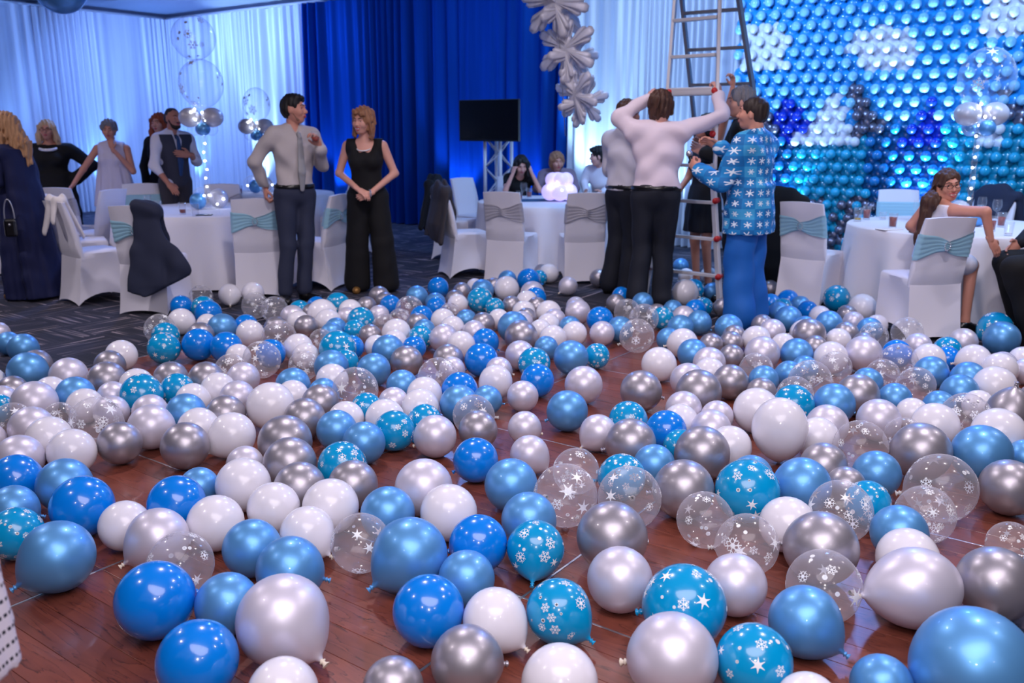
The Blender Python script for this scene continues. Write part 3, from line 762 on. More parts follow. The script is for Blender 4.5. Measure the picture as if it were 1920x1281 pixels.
def column(X, Y, ht, label, zc, bubbles, px_seed=0, rp=0.085, rm='b_lightsilver'):
    t = empty('balloon_column', (X, Y, ht), 0, label, 'balloon column')
    V, F = lathe([(0.022, 0.0), (0.022, zc-ht)], 16); obj('pole', mesh_np('pole', V, F, ['glass']), t)
    n = int((zc-ht)/0.088)-1
    leds(t, [(0.012*math.cos(i*2.1), 0.012*math.sin(i*2.1), 0.14+i*0.088) for i in range(n)], 0.0105)
    for i, (m, r) in enumerate(((rm, 0.10), ('bubble', 0.11), ('b_sky', 0.085), ('bubble', 0.085))):
        a = i*math.pi/2+0.8+px_seed; ball_o('base_balloon', t, (0.115*math.cos(a), 0.115*math.sin(a), r+0.002), r, m)
    leds(t, [(0.16*math.cos(a), 0.16*math.sin(a), 0.10+0.05*math.sin(3*a)) for a in np.arange(0, 6.2, 0.8)], 0.011)
    z = zc-ht
    for s in (-1, 1): ball_o('collar_balloon', t, (s*0.115, -0.02, z), 0.112, rm, (1, 0.95, 0.88))
    for i in range(4):
        a = i*math.pi/2+0.4; ball_o('collar_balloon', t, (0.085*math.cos(a), 0.085*math.sin(a), z-0.115), 0.068, 'b_sky' if i % 2 else 'bubble')
    leds(t, [(0.07*math.cos(a), -0.10+0.03*math.sin(a), z+0.11*math.sin(a*0.7)-0.03) for a in np.arange(0, 6.2, 1.1)], 0.012)
    for i, (bz, r, rz) in enumerate(bubbles):
        b = obj('bubble_balloon', bubble_mesh(r, rz), t, (0.02*(-1)**i, 0, bz-ht))
        obj('snowflake_print', flake_decals(r, 12, 5+i, 0.03, 0.06, rz/r), b)['kind'] = 'stuff'
    return t
column(-3.18, 9.36, 0.726, 'tall lit balloon column with two stacked clear bubbles beside the bearded man', 1.655, ((1.985, 0.222, 0.245), (2.43, 0.215, 0.22)))
column(-3.30, 11.75, 0.726, 'shorter lit balloon column with one clear bubble behind the man in grey', 1.57, ((1.84, 0.175, 0.215),), 0.5)
column(3.97, 7.75, 0.726, 'lit balloon column with one large clear bubble before the balloon wall', 1.665, ((1.955, 0.225, 0.255),), 1.0)
cl = empty('balloon_cluster', (0.545, 10.35, 0.734), 0, 'glowing lilac cluster of small balloons on the middle table', 'balloons')
for i in range(5): ball_o('cluster_balloon', cl, (0.115*math.cos(i*1.257-0.3), 0.115*math.sin(i*1.257-0.3), 0.10), 0.098, 'snow_glow')
for i in range(4): ball_o('cluster_balloon', cl, (0.08*math.cos(i*1.571+0.2), 0.08*math.sin(i*1.571+0.2), 0.235), 0.085, 'snow_glow')
leds(cl, [(0.13, -0.13, 0.16), (-0.12, -0.14, 0.17), (0.02, -0.2, 0.13), (-0.04, -0.16, 0.2)], 0.012)
# ------------------------------------------------------------------ drinks
def tab_pt(tb, px_, py_, inset=0.09):
    X, Y, z = TABLES[tb]; P = on_floor(px_, py_, z); d = Vector((P.x-X, P.y-Y)); R = (0.80 if tb == 'T4' else 0.90)-inset
    if d.length > R: d = d*(R/d.length)
    return Vector((X+d.x, Y+d.y, z))
def tumbler(tb, px_, py_, fill, m, label, h=0.115, r=0.038, dx=0.0):
    P = tab_pt(tb, px_, py_); t = empty('tumbler', (P.x, P.y, TABLES[tb][2]+0.001), 0, label, 'glass')
    V, F = lathe([(0.0, 0.0), (r*0.8, 0.0), (r, h), (r-0.003, h), (r*0.8-0.003, 0.012), (0.0, 0.012)], 20); obj('vessel', mesh_np('vessel', V, F, ['glass']), t)
    if fill:
        V, F = lathe([(0.0, 0.014), (r*0.8-0.005, 0.014), (r*0.8-0.004+(r*0.2)*fill, h*fill), (0.0, h*fill)], 20); obj('drink', mesh_np('drink', V, F, [m]), t)
    return t
def goblet(tb, px_, py_, label, h=0.19):
    P = tab_pt(tb, px_, py_); t = empty('wine_glass', (P.x, P.y, TABLES[tb][2]+0.001), 0, label, 'glass')
    V, F = lathe([(0.034, 0.0), (0.034, 0.003), (0.006, 0.008), (0.004, 0.02), (0.004, h*0.45)], 20); obj('stem', mesh_np('stem', V, F, ['glass']), t)
    V, F = lathe([(0.004, h*0.45), (0.028, h*0.52), (0.041, h*0.68), (0.041, h*0.8), (0.034, h)], 20); obj('bowl', mesh_np('bowl', V, F, ['glass']), t)
    return t
tumbler('T1', 343, 402, 0.4, 'drink_cola', 'tumbler with a little cola beside the tall balloon column base')
tumbler('T1', 297, 398, 0.25, 'drink_cola', 'nearly empty tumbler beside the navy jacket chair')
tumbler('T1', 366, 406, 0, None, 'empty tumbler at the table edge before the tall balloon column')
goblet('T1', 412, 402, 'wine glass beside the sash of the chair the man leans on')
tumbler('T1', 268, 386, 0.5, 'drink_amber', 'tumbler of pale drink with lemon across from the navy jacket chair')
tumbler('T4', 450, 366, 0.7, 'drink_cola', 'tumbler of dark drink beside the silver sash chair and shorter balloon column')
tumbler('T4', 527, 364, 0.8, 'drink_cola', 'tumbler of dark drink behind the elbow of the man in grey')
tumbler('T2', 974, 377, 0.55, 'drink_cola', 'tumbler of cola below the woman holding her head')
tumbler('T2', 992, 371, 0.6, 'drink_cola', 'tumbler of dark drink beside the lilac balloon cluster')
goblet('T2', 982, 373, 'wine glass before the woman holding her head')
tumbler('T2', 1126, 380, 0.3, 'drink_cola', 'tumbler before the seated dark haired man')
tumbler('T3', 1600, 415, 0.25, 'drink_amber', 'tumbler with a finger of amber drink beside a full cola glass', 0.125)
tumbler('T3', 1624, 412, 0.75, 'drink_cola', 'full cola glass farthest from the woman in glasses', 0.125)
tumbler('T3', 1673, 428, 0.75, 'drink_cola', 'full cola glass beside the dark phone', 0.125)
tumbler('T3', 1655, 412, 0.3, 'cream_cloth', 'low candle glass between two cola glasses', 0.07, 0.034)
goblet('T3', 1718, 418, 'wine glass beside the hair of the woman in glasses', 0.2)
goblet('T3', 1838, 410, 'wine glass behind the arm of the woman in glasses', 0.2)
goblet('T3', 1866, 416, 'wine glass in front of the navy jacket chair', 0.2)
tumbler('T3', 1858, 434, 0.7, 'drink_cola', 'cola glass beside the hand of the woman in glasses', 0.125)
tumbler('T3', 1876, 426, 0.7, 'drink_cola', 'cola glass behind the empty tumbler near the table edge', 0.125)
tumbler('T3', 1890, 442, 0.2, 'cream_cloth', 'nearly empty tumbler at the table edge before two cola glasses', 0.11)
def flat_item(name, tb, px_, py_, size, rz, m, label, cat):
    P = tab_pt(tb, px_, py_); bm = bmesh.new(); b_box(bm, (0, 0, size[2]/2), size, bev=min(size)*0.3)
    o = obj(name, bm_mesh(name, bm, [m]), None, (P.x, P.y, TABLES[tb][2]+0.001), rz); tag(o, label, cat); return o
flat_item('phone', 'T3', 1706, 440, (0.15, 0.075, 0.009), 0.2, 'screen', 'dark phone lying by the woman in glasses', 'phone')
flat_item('phone', 'T1', 383, 404, (0.15, 0.075, 0.009), 0.1, 'screen', 'dark phone lying before the tall balloon column', 'phone')
flat_item('napkin', 'T3', 1646, 432, (0.19, 0.12, 0.006), 0.3, 'cream_cloth', 'white napkin on the table beside the dark phone', 'napkin')
# dark runner on the middle table
P = (TABLES['T2'][0], TABLES['T2'][1]); bm = bmesh.new(); b_box(bm, (0, 0, 0.003), (1.5, 0.36, 0.004))
mat('runner', srgb(40, 84, 120), 0.6); o = obj('table_runner', bm_mesh('table_runner', bm, ['runner']), None, (P[0], P[1]+0.05, 0.7255), 0.1); tag(o, 'teal blue runner across the middle table', 'runner')
# ------------------------------------------------------------------ television on a truss tower
tvp = at_Y(917, 226, 12.25); face = math.atan2(-UA.y, -UA.x)
tt = empty('truss_tower', (tvp.x+UA.x*0.205, tvp.y+UA.y*0.205, 0), face, 'silver lattice truss tower holding up the television', 'truss')
hw = 0.13; CHM = None
for sx in (-1, 1):
    for sy in (-1, 1):
        bm = bmesh.new(); b_tube(bm, (sx*hw, sy*hw, 0.02), (sx*hw, sy*hw, 1.62), 0.024); obj('chord', bm_mesh('chord', bm, ['alu'], True), tt)
bm = bmesh.new(); b_tube(bm, (0, -hw, 0), (0, hw, 0.2), 0.010, None, 8); dg = bm_mesh('brace', bm, ['alu'], True)
for k in range(8):
    for q in range(4):
        a = q*math.pi/2; o = obj('brace', dg, tt, (hw*math.cos(a), hw*math.sin(a), 0.02+0.2*k), a); o.scale = (1, 1 if (k+q) % 2 else -1, 1)
bm = bmesh.new(); b_box(bm, (0, 0, 0.01), (0.6, 0.6, 0.02), bev=0.004); obj('base_plate', bm_mesh('base_plate', bm, ['metal_dark']), tt)
tv = empty('television', (tvp.x, tvp.y, tvp.z), face, 'flat black television switched off before the blue drape', 'television')
bm = bmesh.new(); b_box(bm, (0, 0, 0), (0.05, 1.0, 0.545), bev=0.006); obj('casing', bm_mesh('casing', bm, ['black_plastic']), tv)
bm = bmesh.new(); b_box(bm, (0.0262, 0, 0.004), (0.002, 0.97, 0.51)); obj('screen', bm_mesh('screen', bm, ['screen']), tv)
bm = bmesh.new(); b_box(bm, (-0.06, 0, -0.05), (0.08, 0.24, 0.3)); obj('mount', bm_mesh('mount', bm, ['metal_dark']), tv)
# ------------------------------------------------------------------ stepladder
lad = empty('stepladder', (1.55, 8.02, 0), 0, 'tall aluminium folding stepladder with red hinges the men hold', 'ladder')
lo = Vector(lad.location)
def fr_pt(s, z):   # front rail point, s=-1 left, 1 right
    B0 = {-1: on_floor(1210, 556), 1: on_floor(1357, 598)}; B0[-1] = Vector((1.215, 8.05, 0)); B0[1] = Vector((1.805, 7.52, 0))
    mid = (B0[-1]+B0[1])/2; half = (B0[1]-B0[-1])/2; top = Vector((1.62, 8.22, 3.05))
    t = z/3.05; w = 1.0-0.34*min(1, z/1.25) if z < 1.25 else 0.60-0.08*(z-1.25)/1.8
    c = mid.lerp(top, t); return Vector((c.x, c.y, z))+half*(s*w)
def rr_pt(s, z):
    B = Vector((2.52, 9.45, 0)); top = Vector((1.66, 8.26, 3.05)); t = z/3.05; c = B.lerp(top, t)
    half = Vector((0.29, -0.20, 0))*(1.15-0.45*t); return Vector((c.x, c.y, z))+half*s
def bar(name, a, b, w, d, m, parent=lad):
    a = a-lo; b = b-lo; L = (b-a).length; bm = bmesh.new()
    b_box(bm, (0, 0, 0), (w, d, L), bev=min(w, d)*0.15); q = (b-a).to_track_quat('Z', 'Y')
    o = bpy.data.objects.new(name, bm_mesh(name, bm, [m])); link(o, parent); o.location = (a+b)/2; o.rotation_mode = 'QUATERNION'; o.rotation_quaternion = q; return o
for s in (-1, 1):
    bar('rail', fr_pt(s, 0.0), fr_pt(s, 1.25), 0.03, 0.07, 'alu'); bar('rail', fr_pt(s, 1.2), fr_pt(s, 3.05), 0.028, 0.062, 'alu')
    bar('rear_rail', rr_pt(s, 0.0), rr_pt(s, 3.0), 0.03, 0.06, 'metal_dark')
    for z in (0.30, 0.62, 0.94, 1.50, 1.86):
        P = fr_pt(s, z)-lo; bm = bmesh.new(); b_tube(bm, P-Vector((0.02, 0.05, 0)), P+Vector((0.02, 0.04, 0)), 0.026, None, 14); obj('hinge', bm_mesh('hinge', bm, ['red_plastic'], True), lad)
    P = fr_pt(s, 0.02)-lo; bm = bmesh.new(); b_box(bm, P, (0.05, 0.09, 0.04), bev=0.006); obj('foot', bm_mesh('foot', bm, ['black_plastic']), lad)
for k in range(10):
    z = 0.30+0.31*k
    if z < 3.0: bar('rung', fr_pt(-1, z), fr_pt(1, z), 0.07 if k > 2 else 0.05, 0.028, 'alu')
    if z < 2.9: bar('rear_rung', rr_pt(-1, z+0.1), rr_pt(1, z+0.1), 0.06, 0.028, 'metal_dark')
bar('platform', fr_pt(-1, 1.86)+Vector((0, 0.02, 0)), fr_pt(1, 1.86)+Vector((0, 0.02, 0)), 0.10, 0.07, 'alu')
# ------------------------------------------------------------------ hanging snowflake garland
def snowflake_mesh(R, th=0.05):
    """puffed foil snowflake: outline r(angle) with six lobed arms"""
    pts = []
    for k in range(6):
        a = k*math.pi/3; arm = [(0.30, -0.5236), (0.42, -0.22), (0.62, -0.17), (0.66, -0.30), (0.76, -0.34), (0.84, -0.24), (0.82, -0.13), (0.92, -0.15), (1.0, -0.07), (1.0, 0.07), (0.92, 0.15), (0.82, 0.13), (0.84, 0.24), (0.76, 0.34), (0.66, 0.30), (0.62, 0.17), (0.42, 0.22)]
        pts += [(R*r*math.cos(a+t), R*r*math.sin(a+t)) for r, t in arm]
    bm = bmesh.new(); n = len(pts)
    mid = [bm.verts.new((0, x, y)) for x, y in pts]
    for s in (-1, 1):
        inn = [bm.verts.new((s*th*0.5, x*0.88, y*0.88)) for x, y in pts]; c2 = [bm.verts.new((s*th*0.62, x*0.45, y*0.45)) for x, y in pts]; c = bm.verts.new((s*th*0.7, 0, 0))
        for i in range(n):
            j = (i+1) % n; bm.faces.new((mid[i], mid[j], inn[j], inn[i])); bm.faces.new((inn[i], inn[j], c2[j], c2[i])); bm.faces.new((c2[i], c2[j], c))
    bmesh.ops.recalc_face_normals(bm, faces=bm.faces)
    return bm_mesh('snowflake', bm, ['foil_white'], True)
g = empty('snowflake_garland', at_Y(1062, 110, 8.6), 0, 'string of large white foil snowflakes hanging from the ceiling', 'snowflakes'); gl = Vector(g.location)
curtain_mat('foil_white', srgb(238, 236, 250), 0.4); sn = snowflake_mesh(0.33)
for px_, py_, sc, e in ((1040, 5, 1.02, (0.2, 0.10, math.radians(68))), (1062, 92, 0.98, (0.5, 0.0, math.radians(58))), (1080, 178, 0.86, (0.3, -0.15, math.radians(40)))):
    o = obj('snowflake', sn, g, at_Y(px_, py_, 8.6)-gl); o.rotation_euler = e; o.scale = (sc,)*3
    o2 = obj('snowflake', sn, g, at_Y(px_+14, py_+12, 8.65)-gl); o2.rotation_euler = (e[0]+0.5, e[1], e[2]+1.1); o2.scale = (sc*0.9,)*3
bm = bmesh.new(); b_tube(bm, at_Y(1035, -160, 8.6)-gl, at_Y(1060, 255, 8.6)-gl, 0.004, None, 6); obj('string', bm_mesh('string', bm, ['metal'], True), g)
# balloon floating under the ceiling
P = at_Y(113, -22, 9.2); o = ball_o('ceiling_balloon', None, P, 0.25, 'b_sky', (1, 1, 0.95)); tag(o, 'large translucent blue balloon floating under the ceiling', 'balloon')
# ================================================================== PEOPLE
def skin_mat(name, col):
    m = mat(name, col, 0.5, spec=0.4, bump=(60, 0.08, 0.002)); p = m.node_tree.nodes['Principled BSDF']
    p.inputs['Subsurface Weight'].default_value = 0.06; p.inputs['Subsurface Radius'].default_value = (0.02, 0.008, 0.005)
skin_mat('skin_a', srgb(214, 158, 142)); skin_mat('skin_b', srgb(200, 140, 122)); skin_mat('skin_c', srgb(186, 126, 108))
mat('lips', srgb(176, 74, 82), 0.4); mat('eye_white', srgb(225, 220, 220), 0.25); mat('eye_dark', srgb(30, 22, 20), 0.2); mat('brow', srgb(60, 42, 34), 0.8); mat('teeth', srgb(240, 236, 230), 0.3); mat('stubble', srgb(140, 98, 86), 0.7)
def hair_mat(name, col):
    m = mat(name, col, 0.55, spec=0.4); N = NT(m); p = N.n['Principled BSDF']
    tc = N.new('ShaderNodeTexCoord'); mp = N.new('ShaderNodeMapping'); mp.inputs['Scale'].default_value = (90, 90, 7); ns = N.new('ShaderNodeTexNoise'); ns.inputs['Scale'].default_value = 1.0
    N.link(tc.outputs['Object'], mp.inputs['Vector']); N.link(mp.outputs[0], ns.inputs['Vector'])
    N.link(N.mix(ns.outputs['Fac'], tuple(c*0.45 for c in col), tuple(min(1, c*1.5) for c in col)), p.inputs['Base Color'])
for n_, c_ in dict(hair_blonde=(176, 132, 96), hair_pale=(196, 166, 136), hair_grey=(120, 116, 122), hair_red=(150, 70, 44), hair_black=(24, 20, 22), hair_brown=(74, 48, 38), hair_light=(150, 104, 76), hair_dark=(44, 32, 30)).items(): hair_mat(n_, srgb(*c_))
mat('c_navy', srgb(14, 22, 66), 0.8); mat('c_black', srgb(10, 10, 16), 0.85); mat('c_white', srgb(222, 218, 230), 0.75); mat('c_halter', srgb(206, 200, 222), 0.7)
mat('c_vest', srgb(56, 56, 70), 0.8); mat('c_greyshirt', srgb(178, 170, 172), 0.75, bump=(400, 0.15, 0.001)); mat('c_trouser_navy', srgb(36, 42, 66), 0.8); mat('c_trouser_grey', srgb(58, 54, 62), 0.8)
mat('c_pinkshirt', srgb(226, 210, 222), 0.75); mat('c_paleshirt', srgb(206, 202, 214), 0.75); mat('c_charcoal', srgb(18, 22, 36), 0.8); mat('c_tie_blue', srgb(30, 62, 110), 0.6); mat('c_tie_grey', srgb(140, 140, 146), 0.55)
mat('c_scarf', srgb(128, 110, 126), 0.85); mat('c_bluesuit', srgb(12, 92, 176), 0.7); mat('shoe_black', srgb(10, 9, 12), 0.3, coat=0.4); mat('shoe_gold', srgb(150, 110, 60), 0.4, 0.5); mat('pearl', srgb(236, 232, 236), 0.25, 0.2)
def suit_print():
    m = mat('c_snowsuit', srgb(22, 120, 190), 0.7); N = NT(m); p = N.n['Principled BSDF']; tc = N.new('ShaderNodeTexCoord')
    sp = N.new('ShaderNodeSeparateXYZ'); N.link(tc.outputs['Object'], sp.inputs[0])
    s = N.math('MULTIPLY', N.math('ARCTAN2', sp.outputs[1], sp.outputs[0]), 0.20); cell = 0.088
    a = N.math('DIVIDE', s, cell); b = N.math('DIVIDE', sp.outputs[2], cell*0.9)
    fa = N.math('SUBTRACT', N.math('FRACT', a), 0.5); fb = N.math('SUBTRACT', N.math('FRACT', b), 0.5)
    r = N.math('SQRT', N.math('ADD', N.math('MULTIPLY', fa, fa), N.math('MULTIPLY', fb, fb))); th = N.math('ARCTAN2', fb, fa)
    ia, ib = N.math('FLOOR', a), N.math('FLOOR', b)
    wn = N.new('ShaderNodeTexWhiteNoise'); wn.noise_dimensions = '2D'; cb = N.new('ShaderNodeCombineXYZ'); N.link(ia, cb.inputs[0]); N.link(ib, cb.inputs[1]); N.link(cb.outputs[0], wn.inputs['Vector'])
    arm = N.math('MULTIPLY', N.math('ABSOLUTE', N.math('SINE', N.math('ADD', N.math('MULTIPLY', th, 3.0), N.math('MULTIPLY', wn.outputs['Value'], 3.0)))), r)
    star = N.math('MULTIPLY', N.math('LESS_THAN', arm, 0.115), N.math('LESS_THAN', r, N.math('ADD', 0.27, N.math('MULTIPLY', wn.outputs['Value'], 0.12))))
    ck = N.math('FRACT', N.math('MULTIPLY', N.math('ADD', ia, N.math('MULTIPLY', ib, 1.0)), 0.5))
    base = N.mix(ck, srgb(20, 128, 196), srgb(12, 78, 148)); base = N.mix(N.math('LESS_THAN', wn.outputs['Value'], 0.2), base, srgb(60, 160, 214))
    N.link(N.mix(star, base, srgb(225, 238, 250)), p.inputs['Base Color'])
suit_print()
def rotm(yaw, pitch=0, roll=0): return np.array(Euler((math.radians(roll), math.radians(pitch), math.radians(yaw))).to_matrix())
class Person:
    def __init__(s, label, X, Y, yaw, h, skin='skin_a', fem=False, sit=False, lean=(0, 0), head=(0, 0, 0), joints=None, wide=1.0, z=0.0, name='person', slump=1.0):
        s.k = h/1.75; s.skin = skin; s.fem = fem; s.w = wide; s.lean = lean; s.sit = sit
        dz_ = -0.33 if sit else 0.0; s.dz = dz_; sw = 0.162 if fem else 0.188
        J = dict(pelvis=(0, 0, 0.95), waist=(0, 0, 1.10), chest=(0, 0, 1.29), neck=(-0.015, 0, 1.47), shL=(-0.01, sw*wide, 1.42), shR=(-0.01, -sw*wide, 1.42), head=(0.025, 0, 1.652))
        ux = lambda z: lean[0]*max(0, (z-0.95)/0.7); uy = lambda z: lean[1]*max(0, (z-0.95)/0.7)
        J = {q: va((p[0]+ux(p[2]), p[1]+uy(p[2]), (p[2] if p[2] < 0.95 else 0.95+(p[2]-0.95)*slump)+dz_)) for q, p in J.items()}
        for q, sg in (('L', 1), ('R', -1)):
            J['hip'+q] = va((0, sg*0.088*wide, 0.92+dz_))
            if sit: J['knee'+q] = va((0.44, sg*0.10, 0.52)); J['ankle'+q] = va((0.44, sg*0.10, 0.09)); J['toe'+q] = va((0.60, sg*0.12, 0.035))
            else: J['knee'+q] = va((0.02, sg*0.095, 0.50)); J['ankle'+q] = va((-0.03, sg*0.10, 0.09)); J['toe'+q] = va((0.13, sg*0.125, 0.03))
            sh = J['sh'+q]; J['elbow'+q] = sh+va((-0.02, sg*0.06, -0.29)); J['wrist'+q] = sh+va((0.05, sg*0.07, -0.54))
        for q, p in (joints or {}).items(): J[q] = va(p)
        s.J = J; s.HR = rotm(*head)
        s.root = None; s.args = (label, X, Y, yaw, name, z); s.hands = {}
    # ---- primitive sets, e = extra thickness
    def torso(s, e=0.0, w=1.0):
        J = s.J; w *= s.w; L = []
        L.append(Ell(J['pelvis'], (0.115+e, (0.165 if not s.fem else 0.172)*w+e, 0.13+e), 0.05)); L.append(Ell(J['waist'], ((0.100 if s.fem else 0.108)+e, (0.128 if s.fem else 0.145)*w+e, 0.15+e), 0.06))
        L.append(Ell(J['chest'], (0.115+e, (0.145 if s.fem else 0.165)*w+e, 0.165+e), 0.06)); L.append(C(J['shL']*0.92+J['chest']*0.08, J['shR']*0.92+J['chest']*0.08, 0.058+e, None, 0.06))
        L.append(C(J['shL']*0.75+J['neck']*0.25, J['neck'], 0.05+e, 0.05+e, 0.04)); L.append(C(J['shR']*0.75+J['neck']*0.25, J['neck'], 0.05+e, 0.05+e, 0.04))
        if s.fem:
            for q in (1, -1): L.append(Ell(J['chest']+va((0.075, q*0.068*w, -0.01)), (0.062+e, 0.068+e, 0.065+e), 0.04))
        return L
    def neck(s, e=0.0): return [C(s.J['neck']+va((0, 0, -0.04)), s.J['head']+va((-0.025, 0, -0.06)), 0.058+e-0.006*s.fem, 0.052+e-0.006*s.fem, 0.03)]
    def arm(s, q, e=0.0, cuff=0.0, t=1.0, up=1.0, f=None):
        J = s.J; g = 0.88 if s.fem else 1.0; g *= (0.5+0.5*s.w) if f is None else f
        L = [C(J['sh'+q], J['sh'+q]+(J['elbow'+q]-J['sh'+q])*up, 0.052*g+e, 0.040*g+e, 0.03)]
        if t > 0: L.append(C(J['elbow'+q], J['elbow'+q]+(J['wrist'+q]-J['elbow'+q])*t, 0.041*g+e, 0.028*g+e+cuff, 0.02))
        return L
    def leg(s, q, e=0.0, hem=0.0, t=1.0, knee=0.0):
        J = s.J; g = 0.95 if s.fem else 1.0
        L = [C(J['hip'+q], J['knee'+q], 0.092*g+e, 0.056*g+e+knee, 0.03)]
        if t > 0:
            a, b = J['knee'+q], J['knee'+q]+(J['ankle'+q]-J['knee'+q])*t
            L.append(C(a, b, 0.056*g+e+knee, 0.038*g+e+hem, 0.02))
            if e == 0: L.append(Ell(a*0.72+b*0.28+va((-0.018, 0, 0)), (0.052, 0.048, 0.11), 0.03))
        return L
    def foot(s, q, e=0.0):
        J = s.J; a, t = J['ankle'+q], J['toe'+q]; return [C(a, a+va((0, 0, -0.045)), 0.040+e, 0.040+e, 0.02), C(a+va((-0.03, 0, -0.055)), t, 0.034+e, 0.030+e, 0.02)]
    def H(s, p): return s.J['head']+s.HR@va(p)
    def headprims(s):
        R = s.HR; H = s.H; L = [Ell(H((-0.012, 0, 0.017)), (0.097, 0.076, 0.090), 0.03, R), Ell(H((0.026, 0, -0.042)), (0.066, 0.060, 0.082), 0.03, R), Ell(H((0.050, 0, -0.094)), (0.030, 0.034, 0.026), 0.02, R),
             C(H((0.080, -0.03, 0.020)), H((0.080, 0.03, 0.020)), 0.012, None, 0.02), C(H((0.088, 0, 0.004)), H((0.108, 0, -0.030)), 0.008, 0.0125, 0.010), C(H((0.098, -0.010, -0.035)), H((0.098, 0.010, -0.035)), 0.0085, None, 0.008)]
        for q in (1, -1):
            L += [Ell(H((0.058, q*0.042, -0.030)), (0.032, 0.024, 0.028), 0.02, R), Ell(H((-0.006, q*0.076, -0.014)), (0.019, 0.010, 0.031), 0.008, R), Ell(H((0.098, q*0.032, 0.001)), (0.020, 0.019, 0.011), 0.010, R, '-')]
        L.append(C(H((0.083, -0.018, -0.062)), H((0.083, 0.018, -0.062)), 0.011, None, 0.012))
        return L
    def hand(s, q, d=None, n=None, curl=0.35, spread=0.0, k=1.0):
        J = s.J; W = J['wrist'+q]; d = (W-J['elbow'+q]) if d is None else va(d); d = d/np.linalg.norm(d)
        n = va(n if n is not None else (0, -1 if q == 'L' else 1, 0)); n = n-d*(n@d); n = n/np.linalg.norm(n)
        ac = np.cross(d, n) if q == 'R' else np.cross(n, d); k *= 0.93 if s.fem else 1.05
        L = [C(W-d*0.03, W+d*0.03*k, 0.026*k, 0.030*k, 0.012, flat=(n, 0.72)), Ell(W+d*0.052*k, va((0.046, 0.040, 0.0165))*k, 0.012, np.column_stack([d, ac, n]))]
        cu = curl if isinstance(curl, (list, tuple)) else (curl,)*4
        for i in range(4):
            p = W+d*(0.088-0.004*abs(i-1.2))*k+ac*(0.030-0.020*i)*k; a = cu[i]*0.6; sp_ = spread*(1.5-i)*0.12
            for ln, r0, r1, f in ((0.040, 0.0092, 0.0085, 1.0), (0.026, 0.0085, 0.0078, 1.1), (0.020, 0.0078, 0.0066, 0.8)):
                ln *= (0.95, 1.08, 1.0, 0.8)[i]*k; v = d*math.cos(a)+n*math.sin(a)+ac*sp_; L.append(C(p, p+v*ln, r0*k, r1*k, 0.004)); p = p+v*ln; a += cu[i]*f
        tc_ = cu[0]; p = W+d*0.022*k+ac*0.028*k; v = d*0.62+ac*(0.75-0.4*tc_)+n*(0.25+0.25*tc_); v = v/np.linalg.norm(v)
        L.append(C(p, p+v*0.042*k, 0.0135*k, 0.011*k, 0.008)); p = p+v*0.042*k; v = d*0.85+ac*(0.3-0.35*tc_)+n*(0.3+0.35*tc_); v = v/np.linalg.norm(v); L.append(C(p, p+v*0.032*k, 0.0105*k, 0.0085*k, 0.004))
        s.hands[q] = L
    # ---- build
    def make(s, low=('L', 'R')):
        label, X, Y, yaw, name, z = s.args; parts = []
        pr = s.torso(-0.012)+s.neck()
        for q in 'LR': pr += s.arm(q)+s.leg(q, -0.002)+s.foot(q, -0.006)
        parts.append(sdf(pr, 0.013))
        parts.append(sdf(s.headprims()+[C(s.J['head']+va((-0.025, 0, -0.05)), s.J['neck']*0.4+s.J['head']*0.6+va((-0.025, 0, -0.03)), 0.05-0.006*s.fem, 0.053-0.006*s.fem, 0.03)], 0.0062))
        for q in 'LR':
            if q not in s.hands: s.hand(q)
            parts.append(sdf(s.hands[q], 0.0052))
        V = []; F = []; n = 0
        for v, f in parts: V.append(v); F.append(f+n); n += len(v)
        me = mesh_np('person', np.vstack(V)*s.k, np.vstack(F), [s.skin])
        s.root = tag(obj(name, me, None, (X, Y, z), math.radians(yaw)), label, 'person')
        return s
    def add(s, name, prims, m, h=0.012, cuts=(), noise=None, label=None):
        V, F = sdf(prims, h, cuts, noise)
        o = obj(name, mesh_np(name, V*s.k, F, [m]), s.root)
        if label: o['label'] = label
        return o
    def bmadd(s, name, bm, m): 
        bmesh.ops.scale(bm, vec=(s.k,)*3, verts=bm.verts); return obj(name, bm_mesh(name, bm, [m], True), s.root)
    def face(s, brow='brow', smile=0, lip='lips'):
        R = Matrix(s.HR.tolist())
        for q in (1, -1):
            bm = bmesh.new(); b_ball(bm, s.H((0.0685, q*0.032, 0.001)), 0.0120, 12, 8); s.bmadd('eye', bm, 'eye_white')
            bm = bmesh.new(); b_ball(bm, s.H((0.0758, q*0.032, 0.001)), 0.0066, 10, 6); s.bmadd('iris', bm, 'eye_dark')
            s.add('eyebrow', [C(s.H((0.093, q*0.014, 0.024)), s.H((0.090, q*0.034, 0.030)), 0.0045, 0.004, 0.003), C(s.H((0.090, q*0.034, 0.030)), s.H((0.076, q*0.052, 0.024)), 0.004, 0.003, 0.003)], brow, 0.0035)
        L = [C(s.H((0.088, -0.022-0.006*smile, -0.062+0.006*smile)), s.H((0.096, 0, -0.059)), 0.005, 0.006, 0.004), C(s.H((0.096, 0, -0.059)), s.H((0.088, 0.022+0.006*smile, -0.062+0.006*smile)), 0.006, 0.005, 0.004),
             C(s.H((0.088, -0.018, -0.066-0.006*smile)), s.H((0.095, 0, -0.070-0.012*smile)), 0.005, 0.007, 0.004), C(s.H((0.095, 0, -0.070-0.012*smile)), s.H((0.088, 0.018, -0.066-0.006*smile)), 0.007, 0.005, 0.004)]
        s.add('lips', L, lip, 0.0038)
        if smile: s.add('teeth', [C(s.H((0.089, -0.015, -0.065)), s.H((0.089, 0.015, -0.065)), 0.0075, None, 0.003)], 'teeth', 0.004)
